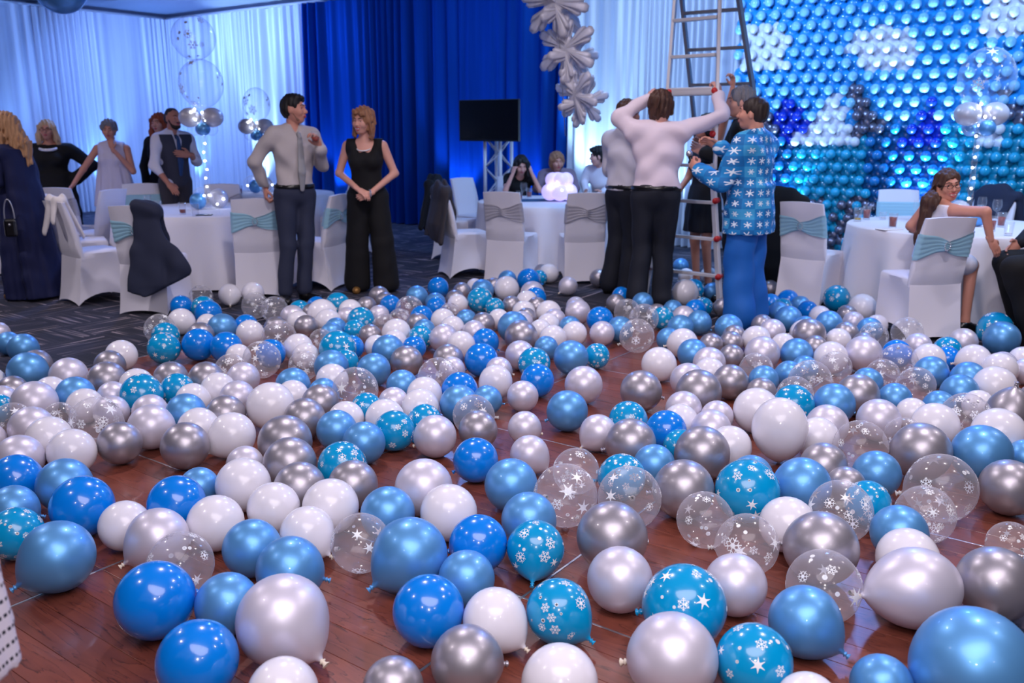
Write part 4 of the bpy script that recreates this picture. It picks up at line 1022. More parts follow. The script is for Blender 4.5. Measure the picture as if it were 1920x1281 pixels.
    def hair(s, m, kind, extra=(), vol=0.012, amp=0.004):
        H = s.H; R = s.HR; L = [Ell(H((-0.020, 0, 0.028)), (0.098+vol, 0.080+vol, 0.090+vol), 0.03, R)]
        if kind == 'short': L.append(Ell(H((-0.055, 0, -0.020)), (0.058, 0.074, 0.062), 0.03, R))
        if kind == 'mid': L += [Ell(H((-0.055, 0, -0.045)), (0.066, 0.086, 0.085), 0.03, R), C(H((0.0, 0.078, 0.01)), H((-0.01, 0.083, -0.06)), 0.022, 0.02, 0.03), C(H((0.0, -0.078, 0.01)), H((-0.01, -0.083, -0.06)), 0.022, 0.02, 0.03)]
        if kind in ('long', 'shoulder'):
            ln = -0.22 if kind == 'shoulder' else -0.40
            for q in (1, -1): L += [C(H((0.02, q*0.082, 0.03)), H((0.0, q*0.105, -0.10)), 0.030, 0.036, 0.03), C(H((0.0, q*0.105, -0.10)), H((-0.01, q*0.115, ln+0.04)), 0.038, 0.028, 0.03)]
            L += [C(H((-0.07, 0.03, 0.0)), H((-0.10, 0.05, ln)), 0.06, 0.045, 0.04), C(H((-0.07, -0.03, 0.0)), H((-0.10, -0.05, ln)), 0.06, 0.045, 0.04)]
        L += list(extra)
        L.append(Ell(H((0.115, 0, -0.040)), (0.076, 0.072, 0.114), 0.012, R, '-'))
        if kind == 'short':
            for q in (1, -1): L.append(Ell(H((0.020, q*0.095, -0.045)), (0.055, 0.03, 0.055), 0.012, R, '-'))
        nz = lambda X, Y, Z: amp*(np.sin(170*X+60*Y+12*Z)+np.sin(140*Y-70*X+25*Z)+0.6*np.sin(60*Z+50*X))
        s.add('hair', L, m, 0.0075, noise=nz)
    def shoes(s, m, heel=0.0, e=0.008):
        for q in 'LR': s.add('shoe', s.foot(q, e), m, 0.009, cuts=(((0, 0, s.J['ankle'+q][2]-0.015), (0, 0, 1)), ((0, 0, 0.003), (0, 0, -1))))
    def shirt(s, m, sleeves=1.0, hem=0.90, e=0.016, w=1.0, amp=0.005, up=1.0, neckcut=None, ph=0.0, sides='LR', name='shirt', extra=(), top=True):
        L = s.torso(e, w)
        for q in sides: L += s.arm(q, e*0.9, 0.004, sleeves, up)
        if sleeves > 0 and m != 'x': L += [C(s.J['neck']+va((0, 0, -0.03)), s.J['neck']+va((0.01, 0, 0.055 if top else 0.0)), 0.068, 0.062, 0.02)] if neckcut is None else []
        L += list(extra)
        if neckcut: L += neckcut
        return s.add(name, L, m, 0.011, cuts=(((0, 0, hem+s.dz), (0, 0, -1)),)+(((s.J['neck']+va((0.0, 0, 0.062)), (0.25, 0, 1)),) if top else ()), noise=wrinkle(amp, 1, ph))
    def trousers(s, m, e=0.016, hem=0.022, top=1.03, knee=0.008, amp=0.004, ph=0.0, t=0.98):
        J = s.J; L = [Ell(J['pelvis'], (0.118+e, 0.162*s.w+e, 0.14+e), 0.05), Ell(J['waist']-va((0, 0, 0.03)), (0.103+e, 0.145*s.w+e-0.01*s.fem, 0.12), 0.04)]
        for q in 'LR': L += s.leg(q, e, hem, t, knee)
        return s.add('trousers', L, m, 0.012, cuts=(((0, 0, top+s.dz), (0, 0, 1)), ((0, 0, 0.012), (0, 0, -1))), noise=wrinkle(amp, 0.8, ph))
    def belt(s, m='shoe_black', z=1.0, e=0.021, w=1.0):
        s.add('belt', s.torso(e, w), m, 0.010, cuts=(((0, 0, z+0.018), (0, 0, 1)), ((0, 0, z-0.018), (0, 0, -1))))
# --- woman in the navy cape gown, profile to the left
p = Person('woman with long blonde hair in a floor length navy cape gown holding a bag', -4.56, 8.22, 176, 1.66, 'skin_a', True, head=(4, 8, 0), lean=(0.02, 0),
           joints=dict(elbowL=(0.02, 0.20, 1.13), wristL=(0.24, 0.16, 1.10), elbowR=(-0.05, -0.20, 1.14), wristR=(0.15, -0.17, 1.06)))
p.hand('L', n=(0, -1, 0.2), curl=0.7); p.make(); p.face()
p.hair('hair_blonde', 'long', vol=0.020, amp=0.006, extra=[C(p.H((-0.09, 0, 0.02)), p.H((-0.15, 0.02, -0.20)), 0.07, 0.075, 0.04), C(p.H((-0.15, 0.02, -0.20)), p.H((-0.17, 0.02, -0.36)), 0.075, 0.035, 0.04)])
p.add('gown', p.torso(0.014)+p.arm('L', 0.012, 0, 0.25)+p.arm('R', 0.012, 0, 0.25)+[Skirt((0, 0, 1.06), (-0.03, 0, 0.015), (0.115, 0.15), (0.21, 0.27), 9, 0.05, 1.0, bulge=0.2)], 'c_navy', 0.013, cuts=(((0, 0, 1.47), (0.3, 0, 1)),), noise=wrinkle(0.003))
p.add('cape', [Skirt((-0.06, 0, 1.44), (-0.20, 0, 0.03), (0.10, 0.205), (0.16, 0.30), 7, 0.05, 0.5), C((-0.02, 0.185, 1.42), (-0.02, -0.185, 1.42), 0.066, None, 0.05)], 'c_navy', 0.013, noise=wrinkle(0.004))
p.shoes('shoe_gold')
bag = empty('handbag', (-4.44, 7.86, 0.62), 0.3, 'small black handbag hanging from a chain beside the navy gown', 'handbag')
bm = bmesh.new(); b_box(bm, (0, 0, 0.07), (0.10, 0.06, 0.16), bev=0.02); obj('body', bm_mesh('body', bm, ['shoe_black'], None), bag)
V, F = tubepath([(0.04*math.cos(a), 0, 0.15+0.17*math.sin(a)) for a in np.linspace(0, math.pi, 12)], 0.006); obj('chain', mesh_np('chain', V, F, ['metal']), bag)
bm = bmesh.new(); b_ball(bm, (0, -0.034, 0.10), 0.012, 10, 8); obj('clasp', bm_mesh('clasp', bm, ['metal'], True), bag)
# --- woman in black with glasses
p = Person('blonde woman in a black dress with a white necklace and hand on hip', -5.50, 10.78, -78, 1.62, 'skin_b', True, wide=1.28, head=(0, 0, 0),
           joints=dict(elbowL=(-0.10, 0.46, 1.20), wristL=(0.02, 0.26, 1.02), elbowR=(-0.02, -0.32, 1.12), wristR=(0.06, -0.28, 0.90)))
p.hand('L', d=(0.3, -0.8, -0.4), n=(0, -0.5, -1), curl=0.5); p.make(); p.face()
p.hair('hair_pale', 'shoulder', vol=0.014, amp=0.005)
p.add('dress', p.torso(0.022, 1.05)+p.arm('L', 0.035, 0.02, 0.92)+p.arm('R', 0.03, 0.02, 0.92)+[Skirt((0, 0, 1.12), (0, 0, 0.40), (0.16, 0.22), (0.20, 0.29), 8, 0.03, bulge=0.3), Ell((0.12, 0, 1.47), (0.07, 0.10, 0.075), 0.02, None, '-')], 'c_black', 0.013, cuts=(((0, 0, 1.475), (0.2, 0, 1)),), noise=wrinkle(0.004))
V, F = tubepath([p.J['neck']+va((0.03+0.125*math.cos(a), 0.115*math.sin(a), -0.035-0.035*math.cos(a))) for a in np.linspace(-1.9, 1.9, 24)], 0.019); obj('necklace', mesh_np('necklace', np.array(V)*p.k, F, ['pearl']), p.root)
def spectacles(p, m='black_plastic'):
    V = []; F = []
    for q in (1, -1):
        v, f = tubepath([p.H((0.108-0.10*(math.cos(a)*0.022*q+q*0.032)**2*10, q*0.032+0.024*math.cos(a), 0.0+0.016*math.sin(a))) for a in np.linspace(0, 2*math.pi, 18)], 0.0022, 6); F += [tuple(i+len(V) for i in x) for x in f]; V += v
        v, f = tubepath([p.H((0.100, q*0.057, 0.004)), p.H((0.05, q*0.080, 0.006)), p.H((-0.02, q*0.083, 0.0))], 0.0024, 6); F += [tuple(i+len(V) for i in x) for x in f]; V += v
    v, f = tubepath([p.H((0.108, -0.010, 0.003)), p.H((0.112, 0, 0.006)), p.H((0.108, 0.010, 0.003))], 0.0024, 6); F += [tuple(i+len(V) for i in x) for x in f]; V += v
    obj('glasses', mesh_np('glasses', np.array([list(x) for x in V])*p.k, F, [m]), p.root)
spectacles(p)
# --- woman in white halter, hand at mouth
p = Person('grey haired woman in a white halter top covering her mouth with one hand', -4.69, 10.62, -84, 1.62, 'skin_b', True, wide=1.1, head=(8, 6, 0), lean=(0.02, 0.0),
           joints=dict(elbowR=(0.10, -0.34, 1.17), wristR=(0.26, -0.43, 0.98), elbowL=(0.10, 0.26, 1.14), wristL=(0.16, 0.06, 1.42)))
p.hand('L', d=(-0.1, -0.25, 0.95), n=(-1, 0.1, 0), curl=0.6); p.hand('R', d=(0.3, -0.6, -0.7), n=(0.2, 0.5, -0.8), curl=0.5); p.make(); p.face(); p.hair('hair_grey', 'short', vol=0.016, amp=0.006)
p.add('halter_top', p.torso(0.014)+[Skirt((0.01, 0, 1.30), (0.0, 0, 0.70), (0.135, 0.16), (0.20, 0.27), 9, 0.06), C((0.06, 0.05, 1.38), (0.0, 0.05, 1.48), 0.045, 0.03, 0.03), C((0.06, -0.05, 1.38), (0.0, -0.05, 1.48), 0.045, 0.03, 0.03), Ell((0, 0.24, 1.42), (0.13, 0.10, 0.13), 0.02, None, '-'), Ell((0, -0.24, 1.42), (0.13, 0.10, 0.13), 0.02, None, '-')], 'c_halter', 0.012, noise=drapefold(0.004, 24))
p.trousers('c_trouser_grey', hem=0.04)
# --- red haired woman
p = Person('red haired woman in a dark top standing behind the bearded man', -4.28, 11.08, -96, 1.70, 'skin_a', True, head=(-5, 0, 5), joints=dict(elbowR=(0.0, -0.26, 1.12), wristR=(0.06, -0.22, 0.88), elbowL=(0.08, 0.26, 1.20), wristL=(0.26, 0.20, 1.38)))
p.make(); p.face(); p.hair('hair_red', 'shoulder', vol=0.015, amp=0.005)
p.shirt('c_black', 0.9, hem=0.80, e=0.02, neckcut=[Ell((0.13, 0, 1.47), (0.08, 0.09, 0.10), 0.02, None, '-')], name='top'); p.trousers('c_black'); p.shoes('shoe_black')
# --- bearded man in a vest
p = Person('bearded man in a grey vest and blue tie with one hand on his chest', -3.95, 10.54, -42, 1.76, 'skin_c', head=(6, 2, 0), lean=(0.05, 0.0),
           joints=dict(elbowR=(0.06, -0.27, 1.13), wristR=(0.26, -0.22, 0.93), elbowL=(0.05, 0.27, 1.15), wristL=(0.20, 0.10, 1.24)))
p.hand('L', d=(0.0, -1, 0.12), n=(-1, 0, 0), curl=0.25); p.hand('R', d=(0.8, 0.1, -0.55), n=(0, 0.3, -1), curl=0.3); p.make(); p.face(); p.hair('hair_dark', 'short', vol=-0.004, amp=0.001)
p.add('beard', [Ell(p.H((0.05, 0, -0.095)), (0.040, 0.046, 0.036), 0.02, p.HR), C(p.H((0.02, 0.058, -0.03)), p.H((0.045, 0.04, -0.09)), 0.016, 0.02, 0.02), C(p.H((0.02, -0.058, -0.03)), p.H((0.045, -0.04, -0.09)), 0.016, 0.02, 0.02), C(p.H((0.092, -0.018, -0.050)), p.H((0.092, 0.018, -0.050)), 0.007, None, 0.01)], 'hair_dark', 0.006)
p.shirt('c_white', 0.45, amp=0.007, ph=1.0, extra=[C(p.J['neck']+va((0.085, 0, -0.05)), p.J['neck']+va((0.075, 0, 0.09)), 0.010, 0.045, 0.008, op='-')])
p.add('vest', p.torso(0.024, 0.98)+[C((0.17, 0, 1.30), (0.16, 0, 1.52), 0.03, 0.085, 0.015, op='-')]+[Ell(p.J['sh'+q]+va((0, sg*0.075, 0)), (0.11, 0.075, 0.13), 0.015, None, '-') for q, sg in (('L', 1), ('R', -1))], 'c_vest', 0.011, cuts=(((0, 0, 0.88), (0, 0, -1)), ((0, 0, 1.47), (0, 0, 1))), noise=wrinkle(0.002))
def tie(p, m, z0=1.44, z1=1.02, x0=0.10, x1=0.155):
    lx = lambda z: p.lean[0]*max(0, (z-0.95)/0.7)
    p.add('tie', [C((x0+lx(z0), p.J['neck'][1], z0), (x0+0.02+lx(z0), p.J['neck'][1], z0-0.03), 0.02, 0.017, 0.01), C((x0+0.02+lx(z0), p.J['neck'][1], z0-0.04), (x1+lx(z1+0.1), p.J['waist'][1], z1+0.15), 0.024, 0.036, 0.01, flat=((1, 0, 0.2), 0.35)), C((x1+lx(z1+0.1), p.J['waist'][1], z1+0.15), (x1-0.015+lx(z1), p.J['waist'][1], z1), 0.036, 0.022, 0.01, flat=((1, 0, 0.1), 0.35))], m, 0.007)
tie(p, 'c_tie_blue', x0=0.095); p.trousers('c_trouser_grey'); p.shoes('shoe_black')
# --- man in grey shirt holding a drink
p = Person('dark haired man in grey shirt, tie and navy trousers holding a drink', -1.97, 8.12, -52, 1.82, 'skin_b', head=(44, 0, 0), lean=(-0.01, 0.03),
           joints=dict(elbowR=(-0.10, -0.31, 1.21), wristR=(-0.17, -0.19, 0.985), elbowL=(0.06, 0.25, 1.17), wristL=(0.22, 0.15, 1.33), kneeL=(0.06, 0.05, 0.50), ankleL=(0.08, 0.0, 0.09), toeL=(0.25, 0.06, 0.03), kneeR=(0.04, -0.11, 0.50), ankleR=(0.06, -0.17, 0.09), toeR=(0.22, -0.22, 0.03)))
p.hand('R', d=(0.1, -0.1, -1), n=(0.2, 0.9, 0), curl=1.25); p.hand('L', d=(0.1, -0.35, 0.9), n=(0.25, -0.9, 0.0), curl=0.85); p.make(); p.face(); p.hair('hair_black', 'short', vol=0.002, amp=0.003, extra=[Ell(p.H((0.025, 0, 0.088)), (0.07, 0.06, 0.032), 0.03, p.HR)])
p.add('stubble', [Ell(p.H((0.048, 0, -0.092)), (0.033, 0.038, 0.029), 0.02, p.HR), C(p.H((0.015, 0.054, -0.04)), p.H((0.04, 0.036, -0.085)), 0.013, 0.016, 0.02), C(p.H((0.015, -0.054, -0.04)), p.H((0.04, -0.036, -0.085)), 0.013, 0.016, 0.02)], 'stubble', 0.006)
p.shirt('c_greyshirt', 0.96, hem=0.99, amp=0.009, ph=2.0, extra=[C(p.J['neck']+va((0.085, 0, -0.05)), p.J['neck']+va((0.075, 0, 0.09)), 0.010, 0.045, 0.008, op='-')]); tie(p, 'c_tie_grey', z1=0.98, x1=0.16); p.trousers('c_trouser_navy', e=0.010, hem=0.016, knee=0.004); p.belt(e=0.024); p.shoes('shoe_black')
gp = p.root.matrix_basis @ Vector(tuple((p.J['wristL']+va((0.05, -0.06, 0.10)))*p.k))
t = empty('wine_glass', gp-Vector((0, 0, 0.06)), 0, 'short stemless glass of red drink in the hand of the man in grey', 'glass')
V, F = lathe([(0.0, 0.0), (0.025, 0.0), (0.04, 0.05), (0.034, 0.10), (0.032, 0.10), (0.038, 0.05), (0.0, 0.006)], 20); obj('bowl', mesh_np('bowl', V, F, ['glass']), t)
V, F = lathe([(0.0, 0.008), (0.024, 0.008), (0.035, 0.045), (0.0, 0.045)], 20); obj('drink', mesh_np('drink', V, F, ['drink_cola']), t)
# --- laughing woman in black jumpsuit
p = Person('laughing woman in a sleeveless black jumpsuit with wide trousers and clasped hands', -1.37, 8.50, -92, 1.71, 'skin_a', True, wide=1.06, head=(-24, 4, -4), lean=(0.03, -0.01),
           joints=dict(elbowR=(0.0, -0.27, 1.16), wristR=(0.20, -0.05, 1.02), elbowL=(0.0, 0.27, 1.16), wristL=(0.20, 0.06, 0.98), kneeL=(0.0, 0.13, 0.5), ankleL=(-0.02, 0.15, 0.09), kneeR=(0.0, -0.12, 0.5), ankleR=(-0.02, -0.14, 0.09)))
p.hand('R', d=(0.3, 0.7, -0.4), n=(-0.3, 0.2, -1), curl=0.5); p.hand('L', d=(0.2, -0.8, -0.3), n=(-1, -0.2, 0), curl=0.7); p.make(); p.face(smile=1)
p.hair('hair_light', 'mid', vol=0.018, amp=0.006, extra=[C(p.H((0.07, -0.04, 0.075)), p.H((0.07, 0.045, 0.072)), 0.028, 0.026, 0.02), C(p.H((-0.02, 0.085, -0.04)), p.H((0.0, 0.095, -0.14)), 0.03, 0.025, 0.03), C(p.H((-0.02, -0.085, -0.04)), p.H((0.0, -0.095, -0.14)), 0.03, 0.025, 0.03)])
p.add('jumpsuit', p.torso(0.014)+[C((0.16, -0.045, 1.42), (0.06, -0.045, 1.58), 0.085, 0.085, 0.015, op='-'), C((0.16, 0.045, 1.42), (0.06, 0.045, 1.58), 0.085, 0.085, 0.015, op='-')]+[Ell(p.J['sh'+q]+va((0, sg*0.055, 0.0)), (0.12, 0.06, 0.14), 0.015, None, '-') for q, sg in (('L', 1), ('R', -1))]+p.leg('L', 0.02, 0.075, 1.0, 0.035)+p.leg('R', 0.02, 0.075, 1.0, 0.035), 'c_black', 0.012, cuts=(((0, 0, 0.02), (0, 0, -1)), ((0, 0, 1.49), (0, 0, 1))), noise=wrinkle(0.0025))
V, F = tubepath([p.J['neck']+va((0.03+0.085*math.cos(a), 0.075*math.sin(a), -0.06-0.035*math.cos(a))) for a in np.linspace(-1.8, 1.8, 22)], 0.006); obj('necklace', mesh_np('necklace', np.array(V)*p.k, F, ['pearl']), p.root)
V, F = tubepath([p.J['wristL']+va((0.035*math.cos(a), 0.012*math.cos(a), 0.035*math.sin(a))) for a in np.linspace(0, 6.283, 18)], 0.011); obj('bracelet', mesh_np('bracelet', np.array(V)*p.k, F, ['crystal']), p.root)
p.shoes('shoe_gold')
# --- seated woman holding her head
p = Person('seated dark haired woman in black resting her head in both hands', 0.055, 11.74, -80, 1.62, 'skin_a', True, sit=True, slump=0.80, lean=(0.36, 0), head=(0, 22, 0), joints=dict(elbowR=(0.50, -0.24, 0.845), wristR=(0.45, -0.13, 1.07), elbowL=(0.50, 0.24, 0.845), wristL=(0.45, 0.13, 1.08), ankleL=(0.32, 0.10, 0.09), toeL=(0.46, 0.12, 0.035), ankleR=(0.32, -0.10, 0.09), toeR=(0.46, -0.12, 0.035)))
p.hand('R', d=(-0.1, 0.3, 1), n=(-0.6, 0.8, 0), curl=0.8); p.hand('L', d=(-0.1, -0.3, 1), n=(-0.6, -0.8, 0), curl=0.8); p.make(); p.face(); p.hair('hair_black', 'long', vol=0.016, extra=[C(p.H((0.06, 0.06, 0.06)), p.H((0.08, 0.09, -0.12)), 0.03, 0.03, 0.02)])
p.shirt('c_black', 0, hem=0.9, up=0.5, neckcut=[Ell(p.J['neck']+va((0.10, 0, 0.0)), (0.08, 0.09, 0.08), 0.02, None, '-')], name='top'); p.trousers('c_black')
# --- seated woman with scarf
p = Person('seated brown haired woman in a mauve scarf at the middle table', 0.60, 11.84, -95, 1.66, 'skin_b', True, sit=True, slump=0.82, wide=1.15, lean=(0.30, 0), head=(22, 8, 0), joints=dict(elbowR=(0.36, -0.26, 0.84), wristR=(0.56, -0.08, 0.83), elbowL=(0.36, 0.26, 0.84), wristL=(0.56, 0.10, 0.83), ankleL=(0.32, 0.10, 0.09), toeL=(0.46, 0.12, 0.035), ankleR=(0.32, -0.10, 0.09), toeR=(0.46, -0.12, 0.035)))
p.make(); p.face(); p.hair('hair_light', 'mid', vol=0.018); p.shirt('c_scarf', 0.95, hem=0.88, e=0.025, ph=3.0, name='blouse'); p.trousers('c_black')
p.add('scarf', [C(p.J['neck']+va((0.06, 0.12, -0.03)), p.J['neck']+va((0.12, -0.05, -0.12)), 0.05, 0.06, 0.04), C(p.J['neck']+va((0.06, -0.12, -0.03)), p.J['neck']+va((0.12, 0.05, -0.16)), 0.05, 0.06, 0.04), C(p.J['neck']+va((-0.06, -0.10, -0.0)), p.J['neck']+va((-0.06, 0.10, 0.0)), 0.05, 0.05, 0.04)], 'c_scarf', 0.010, noise=wrinkle(0.006))
# --- seated dark haired man
p = Person('seated dark haired man in a white shirt looking toward the women', 1.225, 11.70, -122, 1.74, 'skin_a', sit=True, slump=0.84, head=(-56, 4, 0), lean=(0.22, 0), joints=dict(ankleL=(0.32, 0.10, 0.09), toeL=(0.46, 0.12, 0.035), ankleR=(0.32, -0.10, 0.09), toeR=(0.46, -0.12, 0.035), elbowL=(0.16, 0.24, 0.86), wristL=(0.34, 0.12, 0.76), elbowR=(0.16, -0.24, 0.86), wristR=(0.34, -0.12, 0.76)))
p.make(); p.face(); p.hair('hair_black', 'short', vol=0.012, extra=[Ell(p.H((0.03, 0, 0.08)), (0.08, 0.07, 0.035), 0.03, p.HR)]); p.shirt('c_white', 0.9, hem=0.86, ph=4.0); p.trousers('c_charcoal')
# --- older man in pale shirt
p = Person('man in pale shirt and dark trousers standing behind the man reaching up', 1.05, 8.35, 38, 1.78, 'skin_b', head=(-8, 6, 0), joints=dict(elbowR=(0.04, -0.25, 1.13), wristR=(0.24, -0.10, 1.22), elbowL=(0.04, 0.25, 1.13), wristL=(0.24, 0.10, 1.20), ankleL=(-0.05, 0.12, 0.09)))
p.make(); p.face(); p.hair('hair_brown', 'short', vol=0.010); p.shirt('c_paleshirt', 0.95, hem=0.97, e=0.03, amp=0.012, ph=5.0, w=1.05); p.trousers('c_charcoal', e=0.022, hem=0.035); p.belt(e=0.038, w=1.05); p.shoes('shoe_black')
# --- man reaching up the ladder
p = Person('man in pale pink shirt seen from behind reaching both arms up the ladder', 1.24, 7.72, 80, 1.84, 'skin_a', head=(-24, -8, 0), lean=(0.02, -0.02), wide=1.08,
           joints=dict(elbowL=(0.02, 0.33, 1.55), wristL=(0.14, 0.09, 1.71), elbowR=(0.08, -0.50, 1.57), wristR=(0.24, -0.47, 1.73), shL=(-0.01, 0.205, 1.45), shR=(-0.01, -0.205, 1.45), ankleL=(-0.04, 0.13, 0.09), ankleR=(-0.02, -0.08, 0.09), kneeR=(0.05, -0.08, 0.5)))
p.hand('L', d=(0.5, -0.6, 0.6), n=(0.7, 0, -0.5), curl=0.9); p.hand('R', d=(0.4, 0.1, 0.9), n=(0.8, 0.5, 0), curl=1.0); p.make(); p.face(); p.hair('hair_brown', 'mid', vol=0.014, amp=0.005)
p.shirt('c_pinkshirt', 0.95, hem=0.99, e=0.018, amp=0.010, ph=6.0, w=1.05, top=False); p.trousers('c_charcoal', e=0.018, hem=0.030); p.belt(e=0.026, w=1.05); p.shoes('shoe_black')
# --- woman in navy dress behind the ladder
p = Person('bare legged woman in a short navy dress raising one arm behind the ladder', 1.86, 8.66, 205, 1.66, 'skin_b', True, head=(-20, -8, 0), joints=dict(elbowL=(0.02, 0.31, 1.76), wristL=(0.0, 0.36, 2.02), shL=(0.0, 0.17, 1.48), elbowR=(0.03, -0.24, 1.14), wristR=(0.22, -0.20, 0.94)))
p.hand('L', d=(0.1, 0, 1), n=(0.9, 0, 0), curl=0.9); p.make(); p.face(); p.hair('hair_black', 'mid', vol=0.014)
p.add('dress', p.torso(0.016)+[Skirt((0, 0, 1.06), (0, 0, 0.60), (0.12, 0.16), (0.17, 0.22), 8, 0.04, bulge=0.3)], 'c_charcoal', 0.012, cuts=(((0, 0, 1.46), (0, 0, 1)),), noise=wrinkle(0.003)); p.shoes('shoe_black')
# --- grey haired man behind
p = Person('grey haired man in a black jacket beside the man in the snowflake suit', 2.03, 8.05, 165, 1.88, 'skin_a', head=(10, 0, 0), joints=dict(elbowR=(0.05, -0.25, 1.15), wristR=(0.28, -0.10, 1.28), elbowL=(0.05, 0.25, 1.15), wristL=(0.28, 0.12, 1.25)))
p.make(); p.face(); p.hair('hair_grey', 'short', vol=0.012); p.shirt('c_black', 0.97, hem=0.80, e=0.028, ph=7.0, name='jacket'); p.trousers('c_charcoal'); p.shoes('shoe_black')
# --- man in the blue snowflake suit with a microphone
p = Person('man in a bright blue snowflake print suit holding a microphone', 1.86, 6.98, 140, 1.76, 'skin_b', head=(14, -4, 0), wide=1.1,
           joints=dict(elbowL=(0.10, 0.29, 1.14), wristL=(0.36, 0.19, 1.22), elbowR=(0.12, -0.28, 1.22), wristR=(0.36, -0.12, 1.40), ankleL=(-0.03, 0.13, 0.09), ankleR=(-0.03, -0.12, 0.09)))
p.hand('L', d=(0.75, -0.2, 0.6), n=(0, -1, 0.2), curl=1.1); p.hand('R', d=(0.8, 0.2, 0.4), n=(0, 0.8, -0.5), curl=0.7); p.make(); p.face(); p.hair('hair_dark', 'short', vol=0.005, amp=0.002)
p.shirt('c_snowsuit', 0.92, hem=0.745, e=0.034, amp=0.006, ph=8.0, w=1.08, name='suit_jacket', extra=[Skirt((0, 0, 1.12), (0, 0, 0.74), (0.165, 0.225), (0.185, 0.25), 6, 0.02)])
p.trousers('c_bluesuit', e=0.035, hem=0.052, knee=0.022, amp=0.007, top=0.98, t=1.0); p.shoes('shoe_black')
mp_ = p.root.matrix_basis @ Vector(tuple((p.J['wristL']+va((0.075, -0.045, 0.04)))*p.k))
mc = empty('microphone', mp_, 0, 'black handheld microphone with silver grille held by the snowflake suit man', 'microphone'); dn = Vector((-0.30, 0.18, 0.95)).normalized()
bm = bmesh.new(); b_tube(bm, -dn*0.10, dn*0.07, 0.013, 0.018, 14); obj('handle', bm_mesh('handle', bm, ['black_plastic'], True), mc)
bm = bmesh.new(); b_ball(bm, dn*0.09, 0.027, 14, 10); obj('grille', bm_mesh('grille', bm, ['metal'], True), mc)
# --- woman with glasses twisting round on her chair
p = Person('smiling woman with glasses in a white dress twisting round on her chair', 3.24, 6.74, 8, 1.68, 'skin_b', True, sit=True, slump=0.80, wide=1.12, head=(-98, 2, 6), lean=(0.0, -0.02),
           joints=dict(elbowR=(0.12, -0.37, 1.005), wristR=(0.18, -0.385, 0.79), elbowL=(-0.10, 0.22, 0.84), wristL=(0.08, 0.16, 0.70), kneeL=(0.36, 0.12, 0.55), kneeR=(0.28, -0.06, 0.55), ankleL=(0.30, 0.12, 0.11), ankleR=(0.27, -0.08, 0.11), toeR=(0.40, -0.12, 0.035)))
p.hand('R', d=(0.5, -0.1, -0.7), n=(0.3, 0.6, -0.6), curl=0.35); p.make(); p.face(smile=1)
p.hair('hair_brown', 'short', vol=0.010, extra=[C(p.H((-0.05, 0.0, 0.0)), p.J['neck']+va((-0.12, -0.04, 0.02)), 0.06, 0.055, 0.04), C(p.J['neck']+va((-0.12, -0.04, 0.02)), p.J['neck']+va((-0.20, -0.05, -0.30)), 0.055, 0.025, 0.04)])
spectacles(p)
p.add('dress', p.torso(0.013)+[C(p.J['hipL'], p.J['kneeL']*0.8+p.J['hipL']*0.2, 0.11, 0.085, 0.05), C(p.J['hipR'], p.J['kneeR']*0.8+p.J['hipR']*0.2, 0.11, 0.085, 0.05), Ell(p.J['neck']+va((0.12, 0, 0.0)), (0.09, 0.09, 0.10), 0.02, None, '-')]+[Ell(p.J['sh'+q]+va((0, sg*0.05, 0.02)), (0.13, 0.075, 0.15), 0.015, None, '-') for q, sg in (('L', 1), ('R', -1))], 'c_white', 0.011, cuts=((p.J['neck']+va((0, 0, 0.0)), (0, 0, 1)),), noise=wrinkle(0.003)); p.shoes('shoe_black')
# --- person at the frame edge in black trousers
p = Person('seated person in black trousers and dark shirt beside the white cloth table', 4.08, 6.38, 172, 1.80, 'skin_b', sit=True, slump=0.94, joints=dict(elbowL=(0.12, 0.26, 0.86), wristL=(0.30, 0.16, 0.70), elbowR=(0.10, -0.27, 0.86), wristR=(0.32, -0.14, 0.70), kneeL=(0.46, 0.17, 0.56), kneeR=(0.42, -0.08, 0.56), ankleL=(0.26, 0.18, 0.09), toeL=(0.40, 0.22, 0.035), ankleR=(0.24, -0.06, 0.09), toeR=(0.38, -0.07, 0.035)))
p.hand('L', d=(0.8, -0.1, -0.5), n=(0, 0, -1), curl=0.4); p.make(); p.face(); p.hair('hair_brown', 'short'); p.shirt('c_charcoal', 0.96, hem=0.88, ph=9.0); p.trousers('c_black', e=0.022, hem=0.03); p.shoes('shoe_black')
# ------------------------------------------------------------------ guest in a striped knit wrap at the near left edge
def knit_mat():
    m = mat('knit', srgb(206, 200, 212), 0.9, bump=(300, 0.4, 0.003)); N = NT(m); p = N.n['Principled BSDF']; tc = N.new('ShaderNodeTexCoord'); sp = N.new('ShaderNodeSeparateXYZ'); N.link(tc.outputs['Object'], sp.inputs[0])
    z = N.math('FRACT', N.math('MULTIPLY', N.math('ADD', sp.outputs[2], N.math('MULTIPLY', sp.outputs[1], 0.35)), 34.0)); y = N.math('FRACT', N.math('MULTIPLY', N.math('ADD', sp.outputs[1], sp.outputs[0]), 70.0))
    f = N.math('MULTIPLY', N.math('LESS_THAN', z, 0.26), N.math('LESS_THAN', y, 0.6)); N.link(N.mix(f, srgb(206, 200, 212), srgb(30, 32, 44)), p.inputs['Base Color'])
knit_mat()
p = Person('guest in black with a white knit wrap dotted with dark stripes', -1.235, 1.50, 80, 1.66, 'skin_a', True, wide=1.1)
p.make(); p.face(); p.hair('hair_brown', 'mid'); p.add('dress', p.torso(0.016)+p.arm('L', 0.012)+p.arm('R', 0.012)+[Skirt((0, 0, 1.06), (0, 0, 0.30), (0.13, 0.17), (0.18, 0.24), 8, 0.04)], 'c_black', 0.013, cuts=(((0, 0, 1.47), (0, 0, 1)),)); p.shoes('shoe_black')
